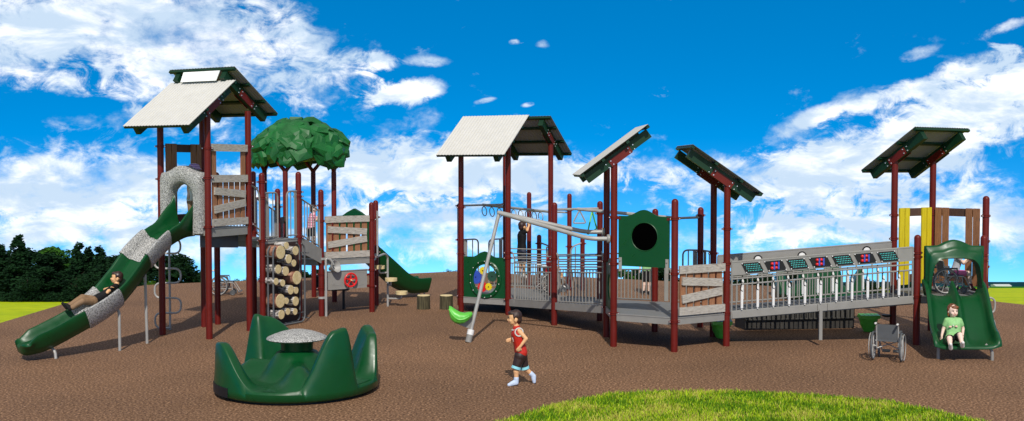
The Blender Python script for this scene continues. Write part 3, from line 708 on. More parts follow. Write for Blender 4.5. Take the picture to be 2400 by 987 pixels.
outer = [(.09, 2.06), (e.L - .09, 2.06), (e.L - .09, 3.22), (e.L - .12, 3.26)] + [(e.L / 2 + .38 * math.cos(a), 3.24 + .12 * math.sin(a)) for a in [PI * k / 10 for k in range(11)]] + [(.12, 3.26), (.09, 3.22)]
hole = [(.31, 2.06), (.29, 2.55), (.30, 2.75), (.36, 2.91), (.46, 3.0), (.61, 3.04), (.76, 3.0), (.86, 2.91), (.92, 2.75), (.93, 2.55), (.91, 2.06)]
# arch: outer outline bridged to the doorway outline
def arch(off0, off1, sh):
    N = 40
    def resample(pl):
        P = [V3((x, z, 0)) for x, z in pl]; Ls = [0]
        for i in range(len(P) - 1): Ls.append(Ls[-1] + (P[i + 1] - P[i]).length)
        out = []
        for k in range(N + 1):
            q = Ls[-1] * k / N; i = max(j for j in range(len(P) - 1) if Ls[j] <= q + 1e-9); f = (q - Ls[i]) / max(1e-9, Ls[i + 1] - Ls[i]); out.append(P[i].lerp(P[i + 1], min(1, f)))
        return out
    op = resample([(.09, 2.06), (.09, 3.2), (.13, 3.25), (.25, 3.26), (.36, 3.30), (.50, 3.37), (.61, 3.385), (.72, 3.37), (.86, 3.30), (.97, 3.26), (e.L - .13, 3.25), (e.L - .09, 3.2), (e.L - .09, 2.06)]); ip = resample(hole)
    return op, ip
op, ip = arch(0, 0, 0); rings = []
for k in range(41):
    o_, i_ = op[k], ip[k]; m = o_.lerp(i_, .12); m2 = o_.lerp(i_, .8)
    rings.append([e.at(o_.x, o_.y, -.10), e.at(o_.x, o_.y, .10), e.at(m.x, m.y, .14), e.at(m2.x, m2.y, .14), e.at(i_.x, i_.y, .07), e.at(i_.x, i_.y, -.10)])
b.loft(rings); b.build('entrance_arch', 'stone', t, ang=50)
for lp in ([(-6.947, 20.733, 0.000), (-6.97, 20.72, 1.44), (-7.03, 20.62, 1.54)], [(-7.169, 19.900, -0.000), (-7.18, 19.92, .72), (-7.32, 19.95, .84)], [(-7.981, 19.040, 0.000), (-8.0, 19.06, .13), (-8.12, 19.1, .22)]):
    b = MB(); b.tube(bend(lp, .06), .026, 9); b.build('support_leg', 'steel', t)
# ------------------------------------------------------------------ serpentine pole climber
t = thing('serpentine_climber', 'grey bent tube serpentine climber behind the slide tower corner post', 'climber', (-7.12, 22.5, 0))
pts = []; xc, yc = -7.10, 22.5; hw = .27; zz_ = [1.88, 1.58, 1.27, .97, .66, .35, .04]
def rowx(side): return xc + side * hw
pp = [V3((xc - .1, yc, zz_[0]))]
side = 1
for i in range(len(zz_) - 1):
    x = rowx(side); pp += [V3((x, yc, zz_[i])), V3((x, yc, zz_[i + 1]))]; side = -side
pp += [V3((xc + .05, yc, zz_[-1]))]
b = MB(); b.tube(bend(pp, .14, 6), .021, 8); b.build('serpentine_tube', 'steel', t)
b = MB(); b.tube([(xc + .03, yc + .03, 0), (xc + .03, yc + .03, 2.0)], .024, 8); b.build('pole', 'steel', t)
# ------------------------------------------------------------------ log climber
t = thing('log_climber', 'climbing wall of cut log ends in a grey tube frame below the platform', 'climber', (-4.9, 23.4, 0))
e = Edge(T6, P1)
b = MB(); b.beam(e.at(.05, .88, .02), e.at(e.L - .03, .88, .02), .02, 1.74); b.build('backing_sheet', 'backing', t)
for off in (.12, .26):
    b = MB(); b.tube(bend([e.at(.10, 1.70, off), e.at(.03, 1.62, off), e.at(.03, .10, off), e.at(.12, .03, off), e.at(e.L - .20, .03, off), e.at(e.L - .13, .12, off), e.at(e.L - .13, 1.64, off), e.at(e.L - .23, 1.72, off)], .08), .019, 8)
    b.build('tube_frame', 'darkgrey', t)
b = MB()
for z in (.95, .2): b.tube([e.at(.02, z, .12), e.at(e.L, z, .12)], .012, 6); 
for tt in (.02, e.L): b.tube([e.at(tt, .08, .0), e.at(tt, .08, .27)], .014, 6); b.tube([e.at(tt, 1.5, .0), e.at(tt, 1.5, .27)], .014, 6)
b.build('cross_bars', 'darkgrey', t)
for i, (tt, z, r) in enumerate([(0.22, 1.58, 0.150), (0.41, 1.71, 0.079), (0.71, 1.58, 0.103), (0.48, 1.42, 0.102), (0.65, 1.32, 0.079), (0.14, 1.23, 0.101), (0.38, 1.17, 0.105), (0.75, 1.00, 0.153), (0.07, 0.98, 0.078), (0.28, 0.93, 0.078), (0.54, 0.76, 0.105), (0.72, 0.73, 0.077), (0.20, 0.56, 0.156), (0.40, 0.54, 0.073), (0.70, 0.50, 0.106), (0.23, 0.27, 0.104), (0.44, 0.31, 0.076), (0.68, 0.28, 0.076)]):
    b = MB(); r2 = r * .94
    b.lathe([(r2 * .95, 0), (r2, .1), (r2 * .97, .2), (r2, .272)], e.at(tt, z, .03), e.n, 20); o = b.build('log', 'redbark' if r > .14 else 'birch', t)
    b = MB(); b.lathe([(r2 * 1.0, 0), (r2 * .98, .006)], e.at(tt, z, .302), e.n, 24); b.build('cut_end', 'cut', o)
# ------------------------------------------------------------------ steering panel
t = thing('steering_panel', 'grey play panel with a red steering wheel under the plank barrier', 'play panel', (-3.78, 24.98, .6))
e = Edge(H1, H2)
b = MB(); b.beam(e.at(.13, .79, .0), e.at(e.L - .13, .79, .0), .03, .42); b.beam(e.at(.13, 1.0, .01), e.at(e.L - .13, 1.0, .01), .04, .02)
for x0, z0, x1, z1 in ((.25, .7, .52, .66), (.52, .66, .5, .92), (.5, .92, .3, .95), (.8, .95, 1.08, .93), (1.08, .93, 1.1, .78), (.9, .63, 1.1, .68), (.18, .95, .36, .6)): b.beam(e.at(x0, z0, .016), e.at(x1, z1, .016), .006, .012)
b.build('board', 'grey', t)
b = MB(); c = e.at(.69, .785, .09); b.ring(c, e.n, .15, .022, 30, 8)
for k in range(5):
    a = 2 * PI * k / 5 + .3; b.beam(c, c + e.d * math.cos(a) * .15 + V3((0, 0, math.sin(a) * .15)), .03, .014, e.n)
b.lathe([(.04, -.09), (.04, .02)], c, e.n, 14); w_ = b.build('steering_wheel', 'red', t)
b = MB(); b.lathe([(.02, 0), (.017, .03)], c + e.n * .02, e.n, 10); b.build('hub', 'cut', w_)
for tt in (.1, e.L - .1):
    for z in (.88, .62):
        b = MB(); b.box(e.at(tt, z, .02), (.08, .03, .05), Matrix((e.d, e.n, V3((0, 0, 1)))).transposed()); b.build('bracket', 'maroon', t)
# ------------------------------------------------------------------ speaking tube
t = thing('speaking_tube', 'grey speaking tube with an open round horn on a slim pole', 'talk tube', (-4.22, 24.62, 0))
p = H1
b = MB(); b.tube(bend([(p[0] + .11, p[1] - .04, 0), (p[0] + .11, p[1] - .04, 1.32), (p[0] + .22, p[1] + .03, 1.27), (p[0] + .26, p[1] + .05, 1.16)], .08), .028, 9); b.build('pole', 'steel', t)
c = e.at(.30, 1.12, .12); ax = (e.n * .8 + e.d * .35 + V3((0, 0, .35))).normalized()
b = MB(); b.lathe([(.035, -.2), (.06, -.14), (.135, -.02), (.15, .02), (.138, .02), (.115, -.03), (.05, -.12)], c, ax, 26); b.build('horn', 'steel', t)
for z in (1.30, .42):
    b = MB(); b.lathe([(R + .012, -.025), (R + .012, .025)], (p[0], p[1], z), (0, 0, 1), 14); b.beam((p[0], p[1], z), (p[0] + .12, p[1] - .04, z), .03, .05); b.build('clamp', 'steel', t)
# ------------------------------------------------------------------ step climber and stumps
t = thing('stump_step_climber', 'grey pole step climber with three wooden slab steps beside the rear slide', 'climber', (-3.0, 26.2, 0))
px_, py_ = (-3.006, 26.388)
b = MB(); b.tube(bend([(H2[0] + .1, H2[1] + .2, 1.27), (px_ - .05, py_ - .2, 1.29), (px_, py_, 1.22), (px_, py_, 0)], .16, 6), .027, 9); b.build('pole', 'steel', t)
b = MB(); b.tube([(H2[0] + .12, H2[1] + .1, 1.3), (H2[0] + .12, H2[1] + .1, 2.35)], .022, 8); b.build('grip_rail', 'steel', t)
for i, (c, r) in enumerate((((-3.185, 26.200, 0.970), .135), ((-2.898, 26.100, 0.682), .145), ((-2.665, 26.300, 0.342), .145))):
    b = MB(); rnd = random.Random(i); ph = rnd.random() * 6
    pl = [(c[0] + r * math.cos(a) * (1 + .06 * math.sin(5 * a + ph)), c[1] + r * math.sin(a) * (1 + .06 * math.sin(3 * a + ph)), c[2] - .04) for a in [2 * PI * k / 22 for k in range(22)]]
    b.prism(pl, (0, 0, .075)); o = b.build('slab_step', 'cut', t)
    b = MB(); b.tube(bend([(px_, py_, c[2] - .15), (c[0], c[1], c[2] - .15), (c[0], c[1], c[2] - .04)], .07), .021, 8); b.build('step_arm', 'steel', o)
for k, pxp in enumerate((993, 1046)):
    g = (-2.099, 25.902) if k == 0 else (-1.561, 25.902)
    t = thing('tree_stump', ('upright bark covered log stump seat nearer the rear slide' if k == 0 else 'upright bark covered log stump seat nearer the gear board'), 'stump', (g[0], g[1], 0), 'log stump seats')
    b = MB(); rings = []; rnd = random.Random(k + 4)
    fl = [rnd.uniform(.97, 1.03) for _ in range(28)]
    for z, q in ((0, 1.03), (.1, 1.0), (.2, .99), (.318, 1.0)): rings.append([V3((g[0] + .158 * q * fl[j] * math.cos(2 * PI * j / 28), g[1] + .158 * q * fl[j] * math.sin(2 * PI * j / 28), z)) for j in range(28)])
    b.loft(rings); b.build('bark', 'bark', t, ang=60)
    b = MB(); b.lathe([(.152, 0), (.147, .012)], (g[0], g[1], .318), (0, 0, 1), 28); b.build('cut_top', 'cut', t)
# ------------------------------------------------------------------ rear slide
t = thing('rear_slide', 'dark green slide descending behind the lower platform toward the stumps', 'slide', (-2.9, 28.6, 0))
RP = catmull([(-3.86, 26.95, 1.27), (-3.72, 27.22, 1.2), (-3.45, 27.75, .82), (-3.18, 28.3, .45), (-2.95, 28.75, .27), (-2.72, 29.2, .24)], 6)
RP = catmull([(-3.86, 26.95, 1.27), (-3.66, 27.1, 1.22), (-3.3, 27.5, .82), (-2.95, 27.95, .42), (-2.65, 28.3, .24), (-2.30, 28.62, .22)], 6)
b = MB(); rings = []
for i, q in enumerate(RP):
    k = i / (len(RP) - 1); hg = .26 + (.4 * (1 - k / .22) if k < .22 else 0)
    rings.append(slide_ring(q, RP[min(len(RP) - 1, i + 1)] - RP[max(0, i - 1)], .5, hg, .045))
b.loft(rings); b.build('chute', 'green', t, ang=60)
e = Edge(H3, H4)
b = MB(); N = 24; L = e.L - .14
op = [(.07, 1.1), (.07, 2.12), (.12, 2.16), (.3, 2.17), (.45, 2.26), (e.L / 2, 2.35), (e.L - .45, 2.26), (e.L - .3, 2.17), (e.L - .12, 2.16), (e.L - .07, 2.12), (e.L - .07, 1.1)]
ip = [(.27, 1.1), (.27, 1.5), (.29, 1.65), (.36, 1.78), (.46, 1.83), (e.L / 2, 1.84), (e.L - .46, 1.83), (e.L - .36, 1.78), (e.L - .29, 1.65), (e.L - .27, 1.5), (e.L - .27, 1.1)]
b.loft([[e.at(o[0], o[1], -.04), e.at(o[0], o[1], .04), e.at(i[0], i[1], .06), e.at(i[0], i[1], -.06)] for o, i in zip(op, ip)]); b.build('hood', 'green', t, ang=50)
b = MB(); b.beam(e.at(.05, 1.62, -.14), e.at(e.L - .05, 1.62, -.14), .02, .7); 
for q in ((-2.55, 28.45), (-2.42, 28.7)):
    b = MB(); b.tube(bend([(q[0] + .12, q[1] - .1, 0), (q[0] + .12, q[1] - .1, .14), (q[0] - .1, q[1], .16)], .06), .022, 8); b.build('support_leg', 'steel', t)
b = MB(); b.box((-4.25, 25.9, .62), (.75, .3, .34)); b.tube([(-4.5, 25.9, 0), (-4.5, 25.9, .5)], .03, 8); b.tube([(-4.0, 25.9, 0), (-4.0, 25.9, .5)], .03, 8)
tb = thing('under_deck_box', 'black play counter on grey legs in the shade under the lower deck', 'counter', (-4.25, 25.9, 0)); b.build('counter', 'black', tb)
# ------------------------------------------------------------------ middle hexagon tower
A = (-1.181, 25.356); B = (-.088, 24.833); C1 = (.92, 25.5); D = (.945, 26.76); EE = (-.165, 27.29); F = (-1.27, 26.60)
C = (.899, 23.19); C2 = (1.92, 23.86)
t = thing('middle_play_tower', 'middle hexagon play tower with two facing corrugated roof sheets on four tall posts', 'play tower', (-.1, 26, 0))
for p, z, c, dm in ((A, 3.9, (2.43, 1.36, .38), False), (B, 3.9, (1.42, 1.3, .36), False), (D, 3.95, (1.4,), False), (EE, 3.95, (2.45, 1.6), False), (C1, 1.75, (1.3,), True), (F, 2.5, (2.43, 1.6), True)):
    post(t, p, z, c, dm)
roof(t, A, B, (-.432, -.902), 4.17, .56, .75, .707, .24, .27); roof(t, EE, D, (.432, .902), 4.22, .56, .78, .66, .24, .24)
deck(t, [A, B, C1, D, EE, F], .36, .13); rim(t, Edge(A, B), .36, .14); rim(t, Edge(B, C1), .36); rim(t, Edge(F, A), .36)
e = Edge(F, EE); loop_rail(t, e.at(.52, 0), e.at(.10, 0), .40, 1.60); loop_rail(t, e.at(e.L - .48, 0), e.at(e.L - .08, 0), .40, 1.58)
e = Edge(EE, D); railing(t, e.at(.08, .36), e.at(e.L - .08, .36), (.06, .62, .74, .86, .98), (.06, .62, 15))
e = Edge(C1, D); railing(t, e.at(.08, .36), e.at(e.L * .55, .36), (.06, .62, .74, .86, .98), (.06, .62, 8))
# gear board
t = thing('gear_panel', 'dark green play board with a round clear window of coloured gears', 'play panel', (-.63, 25.1, .3)); e = Edge(A, B)
def wavytop(L, z0, z1, zp, m=.08, hump=.30):
    pl = [(m, z0), (L - m, z0), (L - m, z1)]
    for k in range(13):
        x = L / 2 + hump - 2 * hump * k / 12; pl.append((x, z1 + (zp - z1) * .5 * (1 + math.cos(PI * (x - L / 2) / hump))))
    pl.append((m, z1)); return pl
def board_with_hole(par, e, pl, hc, hr, th, mat, name, hz=None):
    N = 60; hz = hz or hr
    cen = V3((hc[0], hc[1], 0)); P = [V3((x, z, 0)) for x, z in pl]; op = []; ip = []
    for k in range(N):
        a = 2 * PI * k / N; d = V3((math.cos(a), math.sin(a), 0)); best = None
        for i in range(len(P)):
            p, q = P[i], P[(i + 1) % len(P)]; s = q - p; den = d.x * s.y - d.y * s.x
            if abs(den) < 1e-9: continue
            w_ = p - cen; tt = (w_.x * s.y - w_.y * s.x) / den; uu = (w_.x * d.y - w_.y * d.x) / den
            if tt > 0 and -1e-6 <= uu <= 1 + 1e-6 and (best is None or tt > best): best = tt
        op.append(cen + d * best); ip.append(cen + V3((math.cos(a) * hr, math.sin(a) * hz, 0)))
    # snap outline corners
    for p in P:
        k = min(range(N), key=lambda j: (op[j] - p).length); op[k] = p
    b = MB(); b.loft([[e.at(o.x, o.y, -th / 2), e.at(o.x, o.y, th / 2), e.at(i.x, i.y, th / 2), e.at(i.x, i.y, -th / 2)] for o, i in zip(op, ip)], closed=True)
    return b.build(name, mat, par)
bd = board_with_hole(t, e, wavytop(e.L, .36, 1.30, 1.43), (.64, .79), .37, .035, 'green', 'board', .41)
def ellring(b, e, c, rx, rz, off, r, seg=40): b.tube([e.at(c[0] + rx * math.cos(2 * PI * k / seg), c[1] + rz * math.sin(2 * PI * k / seg), off) for k in range(seg)], r, 7, True)
b = MB(); ellring(b, e, (.64, .79), .375, .415, .025, .035); ellring(b, e, (.64, .79), .33, .37, .015, .03); b.build('window_rim', 'green', bd)
b = MB()
for k in range(14): b.lathe([(.011, 0), (.009, .012)], e.at(.64 + .375 * math.cos(2 * PI * (k + .5) / 14), .79 + .415 * math.sin(2 * PI * (k + .5) / 14), .056), e.n, 8)
b.build('bolts', 'white', bd)
def gear(par, c, r, teeth, mat, off):
    pl = []
    for k in range(teeth * 4):
        a = 2 * PI * k / (teeth * 4); q = r if k % 4 in (0, 1) else r * .82; pl.append(e.at(c[0] + q * math.cos(a), c[1] + q * math.sin(a), off))
    b = MB(); b.prism(pl, e.n * .02); o = b.build('gear', mat, par)
    b = MB(); b.lathe([(.014, 0), (.012, .012)], e.at(c[0], c[1], off + .02), e.n, 9); b.build('axle', 'black', o)
gear(t, (.39, .83), .165, 26, 'blue', .0); gear(t, (.565, .985), .095, 11, 'yellow', -.012); gear(t, (.55, .615), .13, 18, 'red', -.02); gear(t, (.72, .62), .09, 11, 'yellow', .0); gear(t, (.80, .86), .13, 20, 'gear2', -.02)
# ------------------------------------------------------------------ short ramp between the decks
t = thing('short_ramp', 'short grey ramp with barred rails joining the middle tower to the hexagon deck', 'ramp', (.9, 23.9, 0))
W6 = (1.866, 21.546); W5 = (2.917, 22.27)
post(t, C, 2.61, (1.42,)); post(t, C2, 2.62, (2.35, 1.45))
b = MB(); b.prism([(B[0], B[1], .24), (C1[0], C1[1], .24), (W5[0], W5[1], .49), (W6[0], W6[1], .49)], (0, 0, .12)); b.build('ramp_deck', 'deck', t)
def l3(p, z): return V3((p[0], p[1], z))
def rrail(p, q, zp, zq, n, t0=.08, t1=.08, legs=(0,)):
    p, q = l3(p, zp), l3(q, zq); d = (q - p).normalized(); railing(t, p + d * t0, q - d * t1, (.02, .64, .755, .87, .98), (.02, .64, n), 'barred_railing', .016, legs)
rrail(B, C, .34, .48, 15, .28); rrail(C, W6, .49, .63, 14, .16, .06, (0, 1)); rrail(C1, C2, .34, .48, 15); rrail(C2, W5, .49, .63, 14, .1, .1, (0, 1))
b = MB(); b.beam(l3(B, .28), l3(W6, .54), .02, .15); b.build('side_plate', 'grey', t)
# ------------------------------------------------------------------ hexagon deck
W1 = (1.901, 20.382); W2 = (2.946, 19.777); W3 = (4.02, 20.43); W4 = (3.985, 21.607); W7 = (3.95, 22.895)
t = thing('hexagon_play_deck', 'low hexagon play deck with two single slope roofs and a boarded plank barrier', 'play platform', (2.93, 21, 0))
for p, z, c, dm in ((W1, 3.55, (2.42, 1.55, .62), False), (W6, 3.55, (1.5, .6), False), (W3, 3.15, (2.2, 1.55, .62), False), (W4, 3.15, (1.65,), False), (W2, 2.78, (2.42, 1.42, .55), True), (W5, 2.51, (2.3,), True)):
    post(t, p, z, c, dm)
roof(t, W1, W6, (-1, -.03), 3.70, .60, .66, .74, .24, .24); roof(t, W3, W4, (1, .03), 3.29, .70, .62, .69, .24, .24)
deck(t, [W1, W2, W3, W4, W5, W6], .62, .13); rim(t, Edge(W1, W2), .62); rim(t, Edge(W2, W3), .62); rim(t, Edge(W6, W1), .62)
planks(t, Edge(W2, W3), .66, 1.56)
e = Edge(W4, W5); railing(t, e.at(.10, .62), e.at(e.L * .72, .62), (.05, .66), (.05, .66, 6)); b = MB(); b.beam(e.at(e.L * .80, .64), e.at(e.L * .80, 1.5), .08, .02); b.build('rail_plate', 'grey', t)
e = Edge(W6, W1); board_with_hole(t, e, wavytop(e.L, .64, 1.5, 1.6), (e.L / 2, 1.05), .26, .035, 'green', 'side_board')
b = MB(); ellring(b, e, (e.L / 2, 1.05), .30, .30, -.02, .022); b.build('side_ring', 'cut', t)
post(t, W7, 2.52, (2.35, 1.6)); q = V3((W7[0], W7[1], 0)); loop_rail(t, q + V3((-.36, .05, 0)), q + V3((-.07, 0, 0)), .7, 1.62); loop_rail(t, q + V3((.17, -.5, 0)), q + V3((.05, -.1, 0)), .7, 1.62)
t = thing('porthole_panel', 'dark green board with a large black round bubble hung between two posts', 'play panel', (2.42, 20.08, 1.5)); e = Edge(W1, W2)
bd = board_with_hole(t, e, wavytop(e.L, 1.52, 2.45, 2.57, .10, .34), (.62, 2.075), .255, .03, 'green', 'board')
b = MB(); b.lathe([(.256, .006), (.25, -.05), (.20, -.14), (.11, -.20), (.01, -.22)], e.at(.62, 2.075, 0), e.n, 36); b.build('bubble', 'void', bd)
b = MB(); b.ring(e.at(.62, 2.075, .012), e.n, .262, .010, 44, 6); b.build('bubble_rim', 'green', bd)
for tt in (.14, e.L - .14):
    b = MB(); b.beam(e.at(tt, 1.42, .02), e.at(tt, 1.68, .02), .06, .02); b.lathe([(.014, 0), (.012, .02)], e.at(tt, 1.62, .03), e.n, 8); b.build('hanger', 'grey', t)
    b = MB(); b.box(e.at(tt - .04 if tt < .5 else tt + .04, 2.41, .01), (.09, .03, .05), Matrix((e.d, e.n, V3((0, 0, 1)))).transposed()); b.build('bracket', 'maroon', t)
# ------------------------------------------------------------------ long sensory ramp
E1 = (7.64, 20.58); E2 = (7.62, 21.80); E3 = (8.62, 22.42); E5 = (9.30, 21.46); E4 = (8.90, 20.60)
t = thing('sensory_ramp', 'long sloping grey ramp with light pads and white chimes along its rails', 'ramp', (5.8, 21, 0))
S0 = V3((4.02, 20.43, .60)); S1 = V3((7.60, 20.56, .87)); T0_ = V3((3.985, 21.66, .60)); T1_ = V3((7.58, 21.78, .87))
b = MB(); b.prism([S0 - V3((0, 0, .1)), S1 - V3((0, 0, .1)), T1_ - V3((0, 0, .1)), T0_ - V3((0, 0, .1))], (0, 0, .09)); b.build('ramp_deck', 'darkgrey', t)
b = MB()
for k in range(1, 30): b.beam(S0.lerp(S1, k / 30) + V3((0, .05, -.006)), T0_.lerp(T1_, k / 30) + V3((0, -.05, -.006)), .03, .012)
b.build('deck_slats', 'deck', t)
up = V3((0, 0, 1))
b = MB(); b.beam(S0 + V3((.1, -.03, -.015)), S1 + V3((-.05, -.03, -.015)), .03, .12); b.build('side_rim', 'grey', t)
class Slope:
    def __init__(s, a, c): s.a, s.d = a, c - a
    def at(s, k, z, off=0): return s.a + s.d * k + up * z + V3((0, -off, 0))
fr = Slope(S0 + V3((.09, -.02, 0)), S1 + V3((-.06, -.02, 0))); bk = Slope(T0_ + V3((.10, .0, 0)), T1_ + V3((-.02, 0, 0)))
def ramp_rail(s, name):
    b = MB()
    for z in (.05, .55, .66): b.tube([s.at(0, z), s.at(1, z)], .016, 7)
    for k in (0, 1): b.tube([s.at(k, -.08), s.at(k, .98)], .018, 7)
    for k in range(34):
        if k % 3 == 1: continue
        b.tube([s.at((k + .9) / 34.6, .05), s.at((k + .9) / 34.6, .55)], .012, 6)
    for k in range(9): b.tube([s.at((k + 1.9) / 11.5, .66), s.at((k + 1.9) / 11.5, .76)], .014, 6)
    return b.build(name, 'grey', t)
ramp_rail(fr, 'front_railing'); ramp_rail(bk, 'back_railing')
for s in (fr, bk):
    for k in range(11):
        u = (k * 3 + 1.9) / 34.6
        b = MB(); b.lathe([(.014, .07), (.014, .10), (.027, .105), (.027, .47), (.016, .475), (.016, .50)], s.at(u, 0, .03), up, 10); o = b.build('chime', 'white', t)
        b = MB(); b.tube(bend([s.at(u, .56, .015), s.at(u - .008, .52, .045), s.at(u - .008, .44, .05), s.at(u + .004, .42, .05)], .03, 3), .010, 6); b.build('clapper', 'black', o)
b = MB(); b.beam(fr.at(0, .85, 0), fr.at(1, .85, 0), .02, .25); b.tube([fr.at(0, .98, .0), fr.at(1, .98, .0)], .018, 7)
for k in (.085, .915): b.beam(fr.at(k, .73, .012), fr.at(k, .97, .012), .012, .022)
sp_ = b.build('sensory_panel', 'grey', t)
b = MB(); b.beam(bk.at(0, .87, 0), bk.at(1, .87, 0), .02, .26); b.tube([bk.at(0, 1.0, .0), bk.at(1, 1.0, .0)], .018, 7); bp_ = b.build('rear_panel', 'grey', t)
for i, X in enumerate((4.50, 4.926, 5.345, 5.776, 6.205, 6.63, 7.06)):
    k = (X - fr.a.x) / fr.d.x; dx = .19 / fr.d.x * .80; sk = .045 / fr.d.x
    zc = .85; q = lambda u, z, off=.014: fr.at(k + u, z, off)
    pl = [q(-dx * 1.12 - sk, zc + .092), q(dx * 1.12 - sk, zc + .092), q(dx * 1.12 + sk, zc - .092), q(-dx * 1.12 + sk, zc - .092)]
    b = MB(); b.prism(pl, (0, -.014, 0)); b.cur = 1
    for c in pl: b.lathe([(.012, 0), (.010, .01)], c + V3((0, -.014, 0)) + (q(0, zc) - c) * .06, (0, -1, 0), 7)
    b.cur = 2
    if i % 2 == 0:
        for r in range(4):
            for c in range(9):
                u = (-dx * .80 + 1.6 * dx * c / 8) - sk * (1 - 2 * (r + .5) / 4) * .9 + (dx * .09 if r % 2 else 0); b.lathe([(.0085, 0), (.007, .006)], q(u, zc + .058 - .115 * r / 3, .028), (0, -1, 0), 7)
    b.build('light_pad' if i % 2 == 0 else 'button_pad', ['black', 'white', 'cyan'], sp_)
    if i % 2:
        b = MB(); b.cur = 0
        for u in (-dx * .42, dx * .10, ):
            for z in (.04, -.04): b.ell(q(u, zc + z, .04), (.031, .026, .031), None, 10, 7)
        b.cur = 1
        for u in (-dx * .16, dx * .38): b.beam(q(u, zc - .07, .036), q(u, zc + .07, .036), .028, .03)
        b.build('button_cluster', ['red', 'blue'], sp_)
for X in (4.88, 5.76, 7.06):
    k = (X - bk.a.x) / bk.d.x; c = bk.at(k, .865, .03)
    b = MB(); b.ring(c, (0, -1, 0), .078, .014, 26, 6); o = b.build('drum_ring', 'black', bp_)
    b = MB(); b.lathe([(.068, 0), (.06, .012)], c, (0, -1, 0), 24); b.build('drum_skin', 'white', bp_)
b = MB(); b.beam(fr.at(.49, -.05, .02), fr.at(.49, -.62, .02), .06, .06); b.build('support_leg', 'grey', t)
b = MB(); b.beam(fr.at(.475, -.07, .04), fr.at(.475, .06, .04), .02, .02); b.beam(fr.at(.53, -.07, .04), fr.at(.53, .06, .04), .02, .02); b.build('joint_plates', 'grey', t)
# ------------------------------------------------------------------ right tower
t = thing('right_play_tower', 'right play tower with yellow boards, brown boards and a roof seen from below', 'play tower', (8.4, 21.3, 0))
post(t, E1, 2.08, (1.74, 1.66, .92)); post(t, E4, 2.07, (1.7, 1.6, .95)); post(t, E5, 2.79, (2.4, 1.9, 1.4, 1.0)); post(t, E2, 3.55, (2.4, 1.93), False); post(t, E3, 3.55, (2.4,), False)
dn = V3((-.527, .85, 0)); roof(t, E2, E3, dn, 3.72, .64, .66, .65, .22, .26)
deck(t, [E1, E4, E5, E3, E2], .92, .14)
rim(t, Edge(E1, E4), .92)
e = Edge(E3, E2); tall_pickets(t, e, 1.0, 2.54, 'ypaint', 'dbrown', 'yellow_barrier'); e = Edge(E5, E3); tall_pickets(t, e, 1.0, 2.54, 'brown', 'dbrown', 'brown_barrier')
e = Edge(E4, E5); board_with_hole(t, e, wavytop(e.L, 1.0, 1.85, 1.98, .1, .25), (e.L / 2, 1.42), .25, .03, 'green', 'side_board'); b = MB(); ellring(b, e, (e.L / 2, 1.42), .27, .27, .03, .02); b.build('side_ring', 'cut', t)
for z in (.36, .66):
    b = MB(); b.lathe([(.02, 0), (.09, .02), (.10, .05), (.02, .06)], (E2[0] - .13, E2[1] - .02, z), (0, 0, 1), 14); b.build('foot_pod', 'black', t)
t = thing('loop_ladder', 'grey looped tube ladder beyond the right rear post of the double slide', 'climber', (9.12, 20.95, 0))
b = MB()
for z in (.15, .55): b.tube(bend([(9.0, 20.95, z), (9.28, 20.95, z), (9.28, 20.95, z + .3), (9.0, 20.95, z + .3)], .12, 5), .02, 8)
b.build('loops', 'steel', t); b = MB(); b.tube([(9.0, 20.95, 0), (9.0, 20.95, .9)], .022, 8); b.build('pole', 'steel', t)
# ------------------------------------------------------------------ double slide
t = thing('double_slide', 'dark green double wide slide with a moulded arch hood and curved grey legs', 'slide', (8.0, 19.6, 0))
DP = catmull([(8.25, 20.45, .945), (8.24, 20.25, .93), (8.16, 19.9, .70), (8.06, 19.55, .46), (7.98, 19.25, .31), (7.92, 19.0, .26), (7.88, 18.83, .255)], 7)
def dsec(c, k):
    w = .50 + .02 * k; hg = .20 + (.10 * max(0, 1 - k / .18)) - .10 * max(0, (k - .8) / .2); hm = .15 + .13 * max(0, 1 - k / .16) - .05 * k - .10 * max(0, (k - .72) / .28); hm = max(hm, .006)
    P = []
    prof = [(-1, hg), (-.95, hg * .55), (-.86, hg * .2), (-.75, .02), (-.55, 0), (-.25, .0), (-.15, hm * .2), (-.08, hm * .75), (-.03, hm), (.03, hm), (.08, hm * .75), (.15, hm * .2), (.25, 0), (.55, 0), (.75, .02), (.86, hg * .2), (.95, hg * .55), (1, hg)]
    for x, y in prof: P.append((x * w, y))
    P += [(w + .03, hg + .02), (w + .07, hg), (w + .07, hg - .06), (w + .03, .02), (w * .8, -.06), (0, -.06), (-w * .8, -.06), (-w - .03, .02), (-w - .07, hg - .06), (-w - .07, hg), (-w - .03, hg + .02)]
    return [V3((c.x + x, c.y, c.z + y)) for x, y in P]
b = MB(); rings = [dsec(q, i / (len(DP) - 1)) for i, q in enumerate(DP)]
last = DP[-1]; rings.append([V3((p.x * .985 + last.x * .015, last.y - .035, (p.z - last.z) * .5 + last.z - .02)) for p in rings[-1]])
b.loft(rings); b.build('chute', 'green', t, ang=70)
b = MB(); xm = 8.265; yh = 20.42
op = [(-.54, .95), (-.545, 1.3), (-.55, 1.82), (-.53, 1.88), (-.47, 1.885), (-.30, 1.895), (-.16, 1.96), (0, 2.0), (.16, 1.96), (.30, 1.895), (.47, 1.885), (.53, 1.88), (.55, 1.82), (.545, 1.3), (.54, .95)]
ip = [(-.47, .95), (-.46, 1.2), (-.42, 1.45), (-.37, 1.56), (-.29, 1.625), (-.16, 1.645), (-.08, 1.65), (0, 1.65), (.08, 1.65), (.16, 1.645), (.29, 1.625), (.37, 1.56), (.42, 1.45), (.46, 1.2), (.47, .95)]
def up5(pl):
    return [V3((q.x, q.y, 0)) for q in catmull([(x, z, 0) for x, z in pl], 4)]
